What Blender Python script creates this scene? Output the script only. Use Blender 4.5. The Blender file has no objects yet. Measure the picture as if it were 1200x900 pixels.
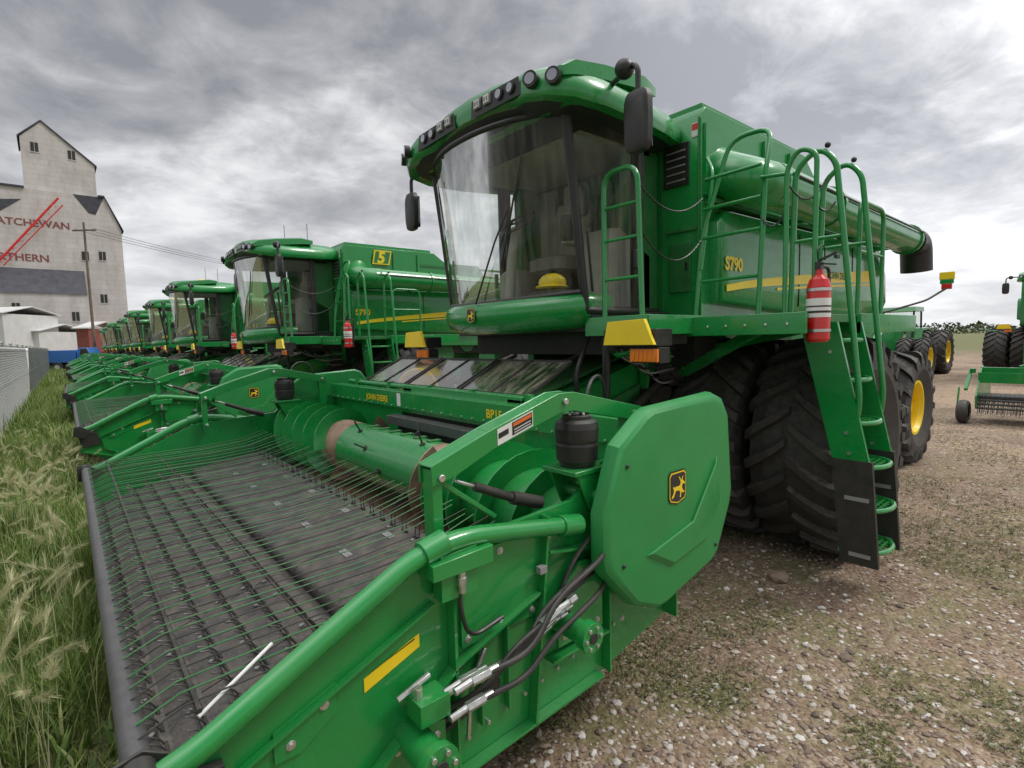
import bpy, math, random
from mathutils import Vector, Matrix, noise
random.seed(7)
sc=bpy.context.scene
pi=math.pi
# ------------------------------------------------------------ materials
def nn(nt,t,**k):
    n=nt.nodes.new(t)
    for a,b in k.items(): setattr(n,a,b)
    return n
def newmat(name):
    m=bpy.data.materials.new(name); m.use_nodes=True
    nt=m.node_tree; nt.nodes.clear()
    out=nn(nt,'ShaderNodeOutputMaterial'); return m,nt,out
def paint(name,col,rough=.35,metal=0,coat=0.0,dust=.12,var=.15,scale=3,bump=.0,dustcol=(.30,.25,.18),bscale=60):
    m,nt,out=newmat(name); L=nt.links
    p=nn(nt,'ShaderNodeBsdfPrincipled'); L.new(p.outputs[0],out.inputs[0])
    tc=nn(nt,'ShaderNodeTexCoord')
    n1=nn(nt,'ShaderNodeTexNoise'); n1.inputs['Scale'].default_value=scale; n1.inputs['Detail'].default_value=7; n1.inputs['Roughness'].default_value=.65
    L.new(tc.outputs['Object'],n1.inputs['Vector'])
    mr=nn(nt,'ShaderNodeMapRange'); mr.inputs[1].default_value=.35; mr.inputs[2].default_value=.7
    mr.inputs[3].default_value=1-var; mr.inputs[4].default_value=1+var
    L.new(n1.outputs[0],mr.inputs[0])
    vm=nn(nt,'ShaderNodeVectorMath',operation='SCALE'); vm.inputs[0].default_value=col
    L.new(mr.outputs[0],vm.inputs['Scale'])
    ge=nn(nt,'ShaderNodeNewGeometry'); sp=nn(nt,'ShaderNodeSeparateXYZ'); L.new(ge.outputs['Normal'],sp.inputs[0])
    m2=nn(nt,'ShaderNodeMapRange'); m2.inputs[1].default_value=-.2; m2.inputs[2].default_value=1; m2.inputs[3].default_value=.35; m2.inputs[4].default_value=1.5
    L.new(sp.outputs[2],m2.inputs[0])
    n2=nn(nt,'ShaderNodeTexNoise'); n2.inputs['Scale'].default_value=scale*2.7; n2.inputs['Detail'].default_value=9; n2.inputs['Roughness'].default_value=.75
    L.new(tc.outputs['Object'],n2.inputs['Vector'])
    m3=nn(nt,'ShaderNodeMapRange'); m3.inputs[1].default_value=.38; m3.inputs[2].default_value=.72; m3.inputs[3].default_value=0.15; m3.inputs[4].default_value=1.6
    L.new(n2.outputs[0],m3.inputs[0])
    a=nn(nt,'ShaderNodeMath',operation='MULTIPLY'); L.new(m2.outputs[0],a.inputs[0]); L.new(m3.outputs[0],a.inputs[1])
    b=nn(nt,'ShaderNodeMath',operation='MULTIPLY'); L.new(a.outputs[0],b.inputs[0]); b.inputs[1].default_value=dust; b.use_clamp=True
    mx=nn(nt,'ShaderNodeMix',data_type='RGBA'); L.new(b.outputs[0],mx.inputs[0]); L.new(vm.outputs[0],mx.inputs[6]); mx.inputs[7].default_value=(*dustcol,1)
    L.new(mx.outputs[2],p.inputs['Base Color'])
    r=nn(nt,'ShaderNodeMapRange'); r.inputs[1].default_value=.3; r.inputs[2].default_value=.7; r.inputs[3].default_value=max(rough-.08,.03); r.inputs[4].default_value=min(rough+.15,1)
    L.new(n2.outputs[0],r.inputs[0]); L.new(r.outputs[0],p.inputs['Roughness'])
    p.inputs['Metallic'].default_value=metal
    if coat: p.inputs['Coat Weight'].default_value=coat; p.inputs['Coat Roughness'].default_value=.06
    if bump:
        n3=nn(nt,'ShaderNodeTexNoise'); n3.inputs['Scale'].default_value=bscale; n3.inputs['Detail'].default_value=5
        L.new(tc.outputs['Object'],n3.inputs['Vector'])
        bp=nn(nt,'ShaderNodeBump'); bp.inputs['Strength'].default_value=bump; bp.inputs['Distance'].default_value=.02
        L.new(n3.outputs[0],bp.inputs['Height']); L.new(bp.outputs[0],p.inputs['Normal'])
    return m
GREEN=paint('green_paint',(.005,.250,.045),.26,0,.6,.06,.10,1.5)
GREEN2=paint('green_plastic',(.012,.250,.056),.40,0,.1,.08,.10,2.5,.08,bscale=300)
DGREEN=paint('green_dusty_paint',(.008,.17,.034),.45,0,0,.20,.2,4)
YEL=paint('yellow_paint',(.90,.64,.010),.4,0,.1,.04,.06)
BLACK=paint('black_plastic',(.016,.017,.018),.38,0,0,.10,.2)
RUB=paint('tyre_rubber',(.028,.028,.029),.58,0,0,.26,.25,6,.25,(.24,.20,.15))
BELT=paint('belt_rubber',(.040,.039,.041),.55,0,0,.30,.3,3,.35,(.20,.17,.13))
STEEL=paint('zinc_steel',(.62,.62,.60),.3,.9,0,.1,.2,20)
GPIPE=paint('grey_pipe',(.085,.088,.095),.38,.3,0,.12,.2,8)
RUST=paint('worn_steel',(.42,.29,.21),.45,.35,0,.35,.4,6,.1,(.36,.20,.12))
DARK=paint('dark_chassis',(.012,.014,.013),.6,0,0,.15,.3,5)
RED=paint('red_paint',(.60,.012,.014),.25,0,.5,.03,.05)
WHITE=paint('white_label',(.75,.75,.72),.5,0,0,.05,.05)
ORANGE=paint('orange_label',(.75,.16,.02),.5,0,0,.05,.05)
SEAT=paint('seat_fabric',(.22,.20,.18),.8,0,0,.1,.2,8,.2)
BEIGE=paint('cab_trim',(.33,.31,.27),.6,0,0,.05,.1)
CHROME=paint('lamp_reflector',(.42,.43,.45),.16,1,.5,.0,.02)
GREY=paint('grey_box',(.25,.25,.25),.5,0,0,.15,.1)
def glassmat(name,tint,fac=.0,dirt=.08,gl=.02,fs=.5):
    m,nt,out=newmat(name); L=nt.links
    tr=nn(nt,'ShaderNodeBsdfTransparent'); tr.inputs[0].default_value=(*tint,1)
    gs=nn(nt,'ShaderNodeBsdfGlossy'); gs.inputs['Roughness'].default_value=gl; gs.inputs[0].default_value=(1,1,1,1)
    fr=nn(nt,'ShaderNodeFresnel'); fr.inputs[0].default_value=1.45
    ad=nn(nt,'ShaderNodeMath',operation='MULTIPLY_ADD'); L.new(fr.outputs[0],ad.inputs[0]); ad.inputs[1].default_value=fs; ad.inputs[2].default_value=fac; ad.use_clamp=True
    mx=nn(nt,'ShaderNodeMixShader'); L.new(ad.outputs[0],mx.inputs[0]); L.new(tr.outputs[0],mx.inputs[1]); L.new(gs.outputs[0],mx.inputs[2])
    df=nn(nt,'ShaderNodeBsdfDiffuse'); df.inputs[0].default_value=(.42,.36,.28,1)
    tc=nn(nt,'ShaderNodeTexCoord'); mp=nn(nt,'ShaderNodeMapping'); mp.inputs['Scale'].default_value=(3,9,.9)
    L.new(tc.outputs['Object'],mp.inputs[0])
    n=nn(nt,'ShaderNodeTexNoise'); n.inputs['Scale'].default_value=2; n.inputs['Detail'].default_value=7; L.new(mp.outputs[0],n.inputs['Vector'])
    mr=nn(nt,'ShaderNodeMapRange'); mr.inputs[1].default_value=.4; mr.inputs[2].default_value=.75; mr.inputs[3].default_value=.01; mr.inputs[4].default_value=dirt*2.5
    L.new(n.outputs[0],mr.inputs[0])
    m2=nn(nt,'ShaderNodeMixShader'); L.new(mr.outputs[0],m2.inputs[0]); L.new(mx.outputs[0],m2.inputs[1]); L.new(df.outputs[0],m2.inputs[2])
    L.new(m2.outputs[0],out.inputs[0]); return m
GLASS=glassmat('cab_glass',(.90,.94,.91),.0,.08,.02,.42)
PLEXI=glassmat('clear_shield_plastic',(.82,.86,.84),.02,.20,.10,.5)
AMBER=paint('amber_lens',(.85,.22,.01),.15,0,.6,.02,.05)

# ------------------------------------------------------------ mesh builder
class G:
    def __init__(s,off=(0,0,0)):
        s.v=[];s.f=[];s.m=[];s.mats=[];s.off=Vector(off)
    def mi(s,mat):
        if mat not in s.mats: s.mats.append(mat)
        return s.mats.index(mat)
    def add(s,vs,fs,mat):
        b=len(s.v); i=s.mi(mat)
        s.v+= [Vector(p)-s.off for p in vs]
        for f in fs: s.f.append([b+k for k in f]); s.m.append(i)
    def ab(s,p,q,mat):
        x0,y0,z0=p;x1,y1,z1=q
        s.add([(x0,y0,z0),(x1,y0,z0),(x1,y1,z0),(x0,y1,z0),(x0,y0,z1),(x1,y0,z1),(x1,y1,z1),(x0,y1,z1)],
              [(3,2,1,0),(4,5,6,7),(0,1,5,4),(1,2,6,5),(2,3,7,6),(3,0,4,7)],mat)
    def box(s,c,d,mat,R=None):
        c=Vector(c);vs=[]
        for z in(-.5,.5):
            for x,y in((-.5,-.5),(.5,-.5),(.5,.5),(-.5,.5)):
                w=Vector((x*d[0],y*d[1],z*d[2]))
                if R is not None: w=R@w
                vs.append(c+w)
        s.add(vs,[(3,2,1,0),(4,5,6,7),(0,1,5,4),(1,2,6,5),(2,3,7,6),(3,0,4,7)],mat)
    def beam(s,p,q,w,h,mat,up=(0,0,1)):
        p=Vector(p);q=Vector(q);d=(q-p);l=d.length;d.normalize()
        sd=d.cross(Vector(up)); 
        if sd.length<1e-4: sd=d.cross(Vector((1,0,0)))
        sd.normalize();u=sd.cross(d)
        R=Matrix((d,sd,u)).transposed()
        s.box((p+q)/2,(l,w,h),mat,R)
    def prism(s,poly,ax,lo,hi,mat):
        n=len(poly)
        def P(a,b,t):
            return {'y':(a,t,b),'x':(t,a,b),'z':(a,b,t)}[ax]
        vs=[P(a,b,lo) for a,b in poly]+[P(a,b,hi) for a,b in poly]
        fs=[tuple(range(n)),tuple(range(2*n-1,n-1,-1))]+[(i,i+n,(i+1)%n+n,(i+1)%n) for i in range(n)]
        s.add(vs,fs,mat)
    def loft(s,rings,mat,cap=True,closed=True):
        n=len(rings[0]);vs=[p for r in rings for p in r];fs=[]
        for k in range(len(rings)-1):
            for i in range(n if closed else n-1):
                j=(i+1)%n
                fs.append((k*n+i,k*n+j,(k+1)*n+j,(k+1)*n+i))
        if cap: fs.append(tuple(range(n))); fs.append(tuple(range(len(vs)-1,len(vs)-n-1,-1)))
        s.add(vs,fs,mat)
    def tube(s,pts,r,mat,n=10,fil=0,cap=True):
        pts=[Vector(p) for p in pts]
        if fil: pts=fillet(pts,fil)
        rr=r if isinstance(r,(list,tuple)) else [r]*len(pts)
        t=(pts[1]-pts[0]).normalized()
        u=t.cross(Vector((0,0,1)))
        if u.length<1e-3:u=t.cross(Vector((1,0,0)))
        u.normalize();rings=[]
        for i,p in enumerate(pts):
            if i==0:t=(pts[1]-pts[0])
            elif i==len(pts)-1:t=pts[-1]-pts[-2]
            else:t=(pts[i+1]-pts[i]).normalized()+(pts[i]-pts[i-1]).normalized()
            if t.length<1e-6:t=pts[i]-pts[i-1]
            t.normalize(); u=(u-t*u.dot(t)).normalized(); w=t.cross(u)
            rings.append([p+(u*math.cos(2*pi*k/n)+w*math.sin(2*pi*k/n))*rr[i] for k in range(n)])
        s.loft(rings,mat,cap)
    def cyl(s,p,q,r,mat,n=16,r2=None):
        s.tube([p,q],[r,r if r2 is None else r2],mat,n)
    def lathe(s,prof,c,ax,mat,n=32,mats=None):
        c=Vector(c);ax=Vector(ax).normalized()
        u=ax.cross(Vector((0,0,1)))
        if u.length<1e-3:u=Vector((1,0,0))
        u.normalize();w=ax.cross(u)
        rings=[[c+ax*h+(u*math.cos(2*pi*k/n)+w*math.sin(2*pi*k/n))*max(r,.0005) for k in range(n)] for r,h in prof]
        for i in range(len(rings)-1):
            s.loft([rings[i],rings[i+1]],mats[i] if mats else mat,False)
    def surf(s,fn,nu,nv,mat):
        vs=[fn(i/nu,j/nv) for j in range(nv+1) for i in range(nu+1)]
        fs=[(j*(nu+1)+i,j*(nu+1)+i+1,(j+1)*(nu+1)+i+1,(j+1)*(nu+1)+i) for j in range(nv) for i in range(nu)]
        s.add(vs,fs,mat)
    def ell(s,c,r,mat,n=14,m=8):
        prof=[(math.sin(pi*k/m),-math.cos(pi*k/m)) for k in range(m+1)]
        rings=[[ (c[0]+r[0]*max(a,.001)*math.cos(2*pi*i/n),c[1]+r[1]*max(a,.001)*math.sin(2*pi*i/n),c[2]+r[2]*b) for i in range(n)] for a,b in prof]
        s.loft(rings,mat,False)
    def mesh(s,name,bevel=0,fixn=True,sharp=38):
        me=bpy.data.meshes.new(name)
        me.from_pydata([tuple(p) for p in s.v],[],s.f)
        for m in s.mats: me.materials.append(m)
        me.polygons.foreach_set('material_index',s.m)
        me.update()
        if fixn:
            import bmesh
            bm=bmesh.new();bm.from_mesh(me);bmesh.ops.recalc_face_normals(bm,faces=bm.faces);bm.to_mesh(me);bm.free()
        me.polygons.foreach_set('use_smooth',[True]*len(me.polygons))
        me.set_sharp_from_angle(angle=math.radians(sharp))
        me['bev']=bevel
        return me
def fillet(pts,r,k=5):
    out=[pts[0]]
    for i in range(1,len(pts)-1):
        a=pts[i-1]-pts[i];b=pts[i+1]-pts[i]
        d=min(r,a.length*.48,b.length*.48)
        A=pts[i]+a.normalized()*d;B=pts[i]+b.normalized()*d
        for j in range(k+1):
            t=j/k; out.append(A*(1-t)**2+pts[i]*2*t*(1-t)+B*t*t)
    out.append(pts[-1]);return out
def addbev(o,me):
    if me.get('bev',0)>0:
        b=o.modifiers.new('bevel','BEVEL');b.width=me['bev'];b.segments=2;b.limit_method='ANGLE';b.angle_limit=math.radians(40)
def place(name,parts,loc=(0,0,0),rz=0):
    e=bpy.data.objects.new(name,None);sc.collection.objects.link(e)
    e.empty_display_size=.3;e.location=loc;e.rotation_euler=(0,0,rz)
    for pn,me in parts:
        o=bpy.data.objects.new(pn,me);sc.collection.objects.link(o);o.parent=e;addbev(o,me)
    return e
def single(name,me,loc=(0,0,0),rz=0):
    o=bpy.data.objects.new(name,me);sc.collection.objects.link(o);o.location=loc;o.rotation_euler=(0,0,rz);addbev(o,me)
    return o
def text(g,s,size,O,xd,yd,mat,bold=0,shear=0):
    cu=bpy.data.curves.new('t','FONT');cu.body=s;cu.size=size;cu.extrude=0.0;cu.offset=bold;cu.shear=shear;cu.resolution_u=3
    ob=bpy.data.objects.new('t',cu);sc.collection.objects.link(ob)
    dg=bpy.context.evaluated_depsgraph_get();me=bpy.data.meshes.new_from_object(ob.evaluated_get(dg))
    O=Vector(O);xd=Vector(xd).normalized();yd=Vector(yd).normalized()
    g.add([O+xd*v.co.x+yd*v.co.y for v in me.vertices],[tuple(p.vertices) for p in me.polygons],mat)
    bpy.data.objects.remove(ob)
DEER=[(-.42,-.36),(-.30,-.30),(-.20,-.12),(-.12,-.08),(.06,-.10),(.14,-.20),(.10,-.38),(.17,-.40),(.22,-.16),(.32,-.24),(.44,-.22),(.42,-.17),(.33,-.15),(.27,-.04),(.26,.06),(.34,.14),(.45,.10),(.47,.15),(.38,.24),(.32,.26),(.30,.34),(.36,.46),(.27,.40),(.20,.28),(.10,.44),(.02,.46),(.08,.36),(.16,.24),(.14,.13),(.04,.08),(-.14,.09),(-.26,.06),(-.33,.12),(-.36,.06),(-.30,-.04),(-.34,-.18),(-.46,-.30)]
def logo(g,O,xd,yd,s):
    O=Vector(O);xd=Vector(xd).normalized();yd=Vector(yd).normalized();n=xd.cross(yd)
    def shp(k):
        w=.5*k;h=.56*k
        return [(-w*.8,h),(-w,h*.8),(-w,-h*.55),(-w*.85,-h*.8),(0,-h),(w*.85,-h*.8),(w,-h*.55),(w,h*.8),(w*.8,h)]
    for k,(poly,mt) in enumerate([(shp(1.0),BLACK),(shp(.92),YEL),(shp(.84),BLACK),([(a*.82,b*.82-.02) for a,b in DEER],YEL)]):
        g.add([O+n*(.002+.0015*k)+xd*a*s+yd*b*s for a,b in poly],[tuple(range(len(poly)))],mt)

# ------------------------------------------------------------ wheels
def tyre(g,cx,cy,R,w,rim,side,nl=22,deep=.055):
    c=(cx,cy,R)
    hw=w/2
    prof=[(rim,-hw*.72),(rim+.03,-hw*.80),((rim+R)/2-.04,-hw*1.0),(R-.17,-hw*.99),(R-.085,-hw*.9),(R-deep,-hw*.55),(R-deep+.004,0),(R-deep,hw*.55),(R-.085,hw*.9),(R-.17,hw*.99),((rim+R)/2-.04,hw),(rim+.03,hw*.8),(rim,hw*.72)]
    g.lathe(prof,c,(0,1,0),RUB,48)
    C=Vector(c)
    for sd in(-1,1):
        for k in range(nl):
            a0=2*pi*(k+(.5 if sd>0 else 0))/nl
            st=[]
            for t in(0,.25,.5,.72,.88,1.0,1.08):
                y=sd*hw*(.02+.98*min(t,1.0)) if t<1.01 else sd*hw*1.02
                an=a0+ .26*t**.85/R if t<=1 else a0+.275/R
                ro=R-.0 if t<.8 else (R-.018 if t<.95 else (R-.055 if t<1.05 else R-.17))
                ri=R-.075 if t<.9 else R-.20
                hwid=(.030+.014*t)/R
                st.append((y,an,ro,ri,hwid))
            rings=[]
            for y,an,ro,ri,h in st:
                q=[]
                for rr,aa in((ri,an-h*1.45),(ro,an-h),(ro,an+h),(ri,an+h*1.45)):
                    q.append(C+Vector((math.cos(aa)*rr,y,math.sin(aa)*rr)))
                rings.append(q)
            g.loft(rings,RUB)
    s=side
    if abs(s)<1:
        s=-1 if s<0 else 1
        g.lathe([(rim+.012,s*hw*.74),(rim-.02,s*hw*.6),(rim-.06,-s*hw*.5),(0,-s*hw*.5)],c,(0,1,0),DARK,28)
        g.cyl((cx,cy,R),(cx,cy+s*hw*1.2,R),.2,DARK,16)
        return
    g.lathe([(rim+.012,s*hw*.74),(rim+.02,s*hw*.80),(rim-.02,s*hw*.80),(rim-.05,s*hw*.6),(rim-.06,s*hw*.25),(rim*.62,s*hw*.10),(rim*.5,s*hw*.22),(rim*.36,s*hw*.22)],c,(0,1,0),YEL,36)
    g.lathe([(rim*.36,s*hw*.22),(rim*.33,s*hw*.5),(rim*.2,s*hw*.55),(0,s*hw*.55)],c,(0,1,0),YEL,20)
    for k in range(10):
        a=2*pi*k/10;p=C+Vector((math.cos(a)*rim*.44,s*hw*.22,math.sin(a)*rim*.44))
        g.cyl(p,p+Vector((0,s*.03,0)),.014,STEEL,6)
    g.lathe([(rim+.012,-s*hw*.74),(rim-.04,-s*hw*.5),(rim-.05,s*hw*.2)],c,(0,1,0),YEL,36)

# ------------------------------------------------------------ COMBINE
OC=(5.45,3.85,0); YC=3.85
def my(y): return 2*YC-y
parts=[]
g=G(OC)
for y,sd in((1.87,-1),(2.70,-.5),(my(2.70),.5),(my(1.87),1)): tyre(g,5.5,y,1.0,.74,.50,sd)
parts.append(('front_dual_wheels',g.mesh('front_dual_wheels',sharp=30)))
g=G(OC)
for y,sd in((2.42,-1),(my(2.42),1)): tyre(g,9.9,y,.86,.62,.40,sd,18)
parts.append(('rear_wheels',g.mesh('rear_wheels',sharp=30)))
g=G(OC)
g.cyl((5.5,1.6,1.0),(5.5,my(1.6),1.0),.13,DARK,14)
g.ab((5.1,3.2,.75),(5.95,my(3.2),1.75),DARK)
g.ab((4.6,2.75,1.75),(9.6,my(2.75),2.1),DARK)
g.prism([(5.2,1.0),(9.2,1.0),(9.6,1.7),(5.0,1.9)],'y',3.2,my(3.2),DGREEN)
g.cyl((9.9,2.6,.86),(9.9,my(2.6),.86),.11,DARK,12)
g.ab((9.5,3.3,.8),(10.1,my(3.3),1.5),DARK)
for x,z,r in((6.9,1.75,.3),(7.6,2.0,.22),(8.2,1.6,.26),(7.2,1.3,.2),(8.8,2.0,.18)):
    g.cyl((x,2.72,z),(x,2.8,z),r,DGREEN,20)
g.ab((3.5,2.95,1.9),(4.6,my(2.95),2.12),DARK)
g.ab((4.2,3.0,1.55),(4.9,3.1,2.0),GREEN)
g.ab((4.2,my(3.1),1.55),(4.9,my(3.0),2.0),GREEN)
for i in range(7):
    g.tube([(4.1+.05*i,2.95+.04*i,2.0),(4.3+.06*i,2.9,1.6),(5.2,2.95+.05*i,1.5)],.014,BLACK,6,.15)
for i in range(5):
    g.tube([(3.5+.1*i,2.93,2.0-.03*i),(3.8+.1*i,2.88,1.80-.05*i),(4.5,2.92,1.85-.06*i)],.012,BLACK if i%2 else GREY,6,.15)
g.tube([(3.3,2.75,2.05),(3.35,2.8,1.5),(3.1,3.0,1.35)],.035,BLACK,8,.12)
g.tube([(3.45,3.05,2.1),(3.2,3.0,1.75),(3.3,3.05,1.3)],.022,BLACK,8,.12)
g.cyl((3.55,2.98,1.2),(4.7,3.0,1.75),.045,DARK,10)
g.cyl((3.2,2.98,1.03),(3.6,2.98,1.22),.028,STEEL,10)
parts.append(('chassis',g.mesh('chassis',.008)))
g=G(OC)
g.prism([(2.55,.75),(2.7,1.42),(4.9,2.0),(5.3,1.7),(4.9,1.2),(2.75,.6)],'y',3.12,my(3.12),GREEN)
g.prism([(2.9,1.50),(2.9,1.53),(4.6,1.98),(4.6,1.95)],'y',3.3,my(3.3),DGREEN)
for i in range(5): g.box((3.05+.32*i,YC,1.55+.083*i),(.05,1.1,.03),GREEN)
for i in range(9): g.box((3.12+.05*i,3.75,1.575+.0132*i),(.02,.5,.02),BLACK)
g.ab((2.56,2.95,.7),(2.72,3.115,1.6),GREEN); g.ab((2.56,my(3.115),.7),(2.72,my(2.95),1.6),GREEN)
g.ab((2.56,2.95,1.48),(2.74,my(2.95),1.62),GREEN)
g.prism([(3.0,1.0),(3.1,1.3),(4.2,1.6),(4.1,1.25)],'y',3.08,3.118,DGREEN)
g.cyl((3.35,3.0,1.2),(3.35,3.1,1.2),.16,GREEN,20)
g.cyl((4.4,3.0,1.55),(4.4,3.1,1.55),.2,DARK,20)
g.tube([(2.7,3.3,1.65),(3.0,3.35,1.72),(3.4,3.3,1.85),(3.8,3.2,2.0)],.016,BLACK,8,.15);g.tube([(2.7,3.4,1.65),(3.1,3.5,1.70),(3.5,3.35,1.86),(3.9,3.25,2.0)],.013,BLACK,8,.15)
parts.append(('feeder_house',g.mesh('feeder_house',.01)))
g=G(OC)
HB=1.25; y0=YC-HB;y1=YC+HB
tank=[(4.45,2.15),(4.45,4.0),(4.5,4.07),(6.65,4.07),(7.2,3.72),(8.7,3.6),(9.5,3.2),(9.65,2.2),(9.2,1.9),(5.0,2.0)]
g.prism(tank,'y',y0,y1,GREEN)
g.ab((4.55,y0+.06,4.072),(6.6,y0+.10,4.14),GREEN);g.ab((4.55,y1-.10,4.072),(6.6,y1-.06,4.14),GREEN)
g.ab((4.55,y0+.10,4.072),(4.6,y1-.10,4.14),GREEN)
g.prism([(4.65,4.075),(4.8,4.14),(6.4,4.14),(6.55,4.075)],'y',y0+.15,y1-.15,BLACK)
g.ab((4.43,2.72,3.42),(4.448,2.98,3.80),BLACK)
for i in range(5): g.ab((4.42,2.75,3.46+.065*i),(4.429,2.95,3.475+.065*i),GREY)
g.ab((4.435,2.62,2.3),(4.449,2.635,3.98),DGREEN)
g.ab((4.43,2.64,3.0),(4.449,2.96,3.03),DGREEN)
g.ab((4.43,2.70,2.45),(4.448,2.92,2.9),DGREEN);g.ab((4.42,2.72,2.65),(4.429,2.75,2.72),BLACK)
parts.append(('body_and_grain_tank',g.mesh('body_and_grain_tank',.03)))
g=G(OC)
def sidepanel(sy,sg):
    pr=[(4.60,2.34),(4.58,3.06),(4.70,3.18),(8.75,3.22),(9.15,3.12),(9.35,2.85),(9.40,2.45),(9.2,2.28),(7.2,2.22)]
    def sc_(k,dy):
        cx,cz=7.0,2.75
        return [(cx+(x-cx)*(1-(1-k)*.12),sy+sg*dy,cz+(z-cz)*k) for x,z in pr]
    g.loft([sc_(1,.0),sc_(1,.07),sc_(.985,.10),sc_(.93,.115),sc_(.5,.125)],GREEN)
sidepanel(y0+.001,-1);sidepanel(y1-.001,1)
parts.append(('side_panels',g.mesh('side_panels',0,sharp=50)))
g=G(OC)
g.ab((4.5,y0-.10,3.22),(9.0,y0-.002,3.26),DGREEN)
g.prism([(4.47,3.3),(4.47,3.92),(5.0,3.92),(5.25,3.3)],'y',y0-.03,y0-.001,GREEN)
g.ab((6.2,y0-.015,3.75),(8.6,y0-.001,3.80),DGREEN)
for x in(5.6,6.2,7.0,7.8): g.ab((x,y0-.03,3.5),(x+.05,y0-.001,4.0 if x<6.6 else 3.58),GREEN)
Yp=y0-.130
for x in(6.25,7.9): g.ab((x,y0-.130,2.34),(x+.012,y0-.11,3.12),DARK)
g.ab((7.3,y0-.14,2.95),(7.42,y0-.12,2.99),BLACK)
def stripe(a,b,c,d,mt,off=0):
    g.add([(a[0],Yp-off,a[1]),(b[0],Yp-off,b[1]),(c[0],Yp-off,c[1]),(d[0],Yp-off,d[1])],[(0,1,2,3)],mt)
sx=[4.66+.345*i for i in range(13)]
for i in range(12):
    xa,xb=sx[i],sx[i+1]
    f=lambda x:2.47+.34*((x-4.66)/4.14)**.8
    w=lambda x:.030+.050*((x-4.66)/4.14)
    stripe((xa,f(xa)-w(xa)),(xb,f(xb)-w(xb)),(xb,f(xb)+w(xb)),(xa,f(xa)+w(xa)),YEL,.002)
    if i>2: stripe((xa,f(xa)-w(xa)-.05),(xb,f(xb)-w(xb)-.05),(xb,f(xb)-w(xb)-.025),(xa,f(xa)-w(xa)-.025),YEL,.002)
text(g,'S790',.165,(4.635,Yp-.002,2.64),(1,0,0),(0,0,1),YEL,.008)
text(g,'JOHN DEERE',.12,(7.1,Yp-.005,2.69),(1,0,0.02),(0,0,1),DGREEN,.004)
logo(g,(4.75,y0-.031,3.62),(1,0,0),(0,0,1),.17)
def sticker(O,xd,w,h):
    O=Vector(O);xd=Vector(xd);n=xd.cross(Vector((0,0,1)))
    for k,(a,b,mt) in enumerate(((1,1,WHITE),(.9,.45,RED))):
        g.add([O+n*.002*(k+1)+xd*(sx_*w*a/2)+Vector((0,0,sz*h*b/2+ (.2*h if k else 0))) for sx_,sz in((-1,-1),(1,-1),(1,1),(-1,1))],[(0,1,2,3)],mt)
sticker((4.447,2.66,3.88),(0,-1,0),.08,.12);sticker((4.63,y0-.031,3.42),(1,0,0),.09,.12)
g.ab((4.44,3.0,2.3),(4.449,3.02,3.9),DGREEN)
parts.append(('trim_and_decals',g.mesh('trim_and_decals',0)))
g=G(OC)
g.prism([(7.3,3.55),(7.3,3.95),(8.3,3.95),(8.6,3.5)],'y',3.1,my(3.1),DGREEN)
g.cyl((7.0,4.4,3.7),(7.0,4.4,4.25),.09,DARK,14)
g.prism([(9.5,3.0),(10.3,2.4),(10.5,1.5),(10.1,1.2),(9.3,1.6)],'y',3.0,my(3.0),GREEN)
for s_ in(-1,1):
    q=lambda y: y if s_<0 else my(y)
    g.tube([(9.9,q(3.0),2.3),(10.3,q(2.7),2.35),(10.8,q(2.3),2.52),(11.2,q(2.12),2.72)],.018,DARK,8,.1)
    ys=sorted((q(2.02),q(2.22)))
    g.ab((11.17,ys[0],2.86),(11.21,ys[1],2.98),YEL);g.ab((11.17,ys[0]+.01,2.79),(11.21,ys[1]-.01,2.859),GREEN);g.ab((11.17,ys[0]+.03,2.70),(11.21,ys[1]-.03,2.789),RED)
parts.append(('rear_hood',g.mesh('rear_hood',.01)))
g=G(OC)
ya=2.24
g.lathe([(.0,0),(.20,0),(.20,1.3),(.215,1.3),(.215,1.36),(.195,1.36),(.19,4.3),(.21,4.3),(.21,4.36),(.18,4.36),(.18,4.6),(.0,4.6)],(4.95,ya,3.38),(1,0,-.012),GREEN,24)
g.tube([(5.1,ya,3.38),(4.75,ya+.05,3.38),(4.72,ya+.3,3.5),(4.9,ya+.6,3.7)],.21,GREEN,20,.25)
g.tube(fillet([Vector((9.45,ya,3.32)),Vector((9.8,ya,3.32)),Vector((9.88,ya,2.92))],.22),.2,BLACK,18)
for x in(5.9,7.5,8.9): g.box((x,ya+.15,3.20),(.06,.3,.06),GREEN)
g.tube([(5.0,ya-.2,3.44),(9.3,ya-.2,3.40)],.012,BLACK,6)
parts.append(('unloading_auger',g.mesh('unloading_auger',0)))
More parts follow.
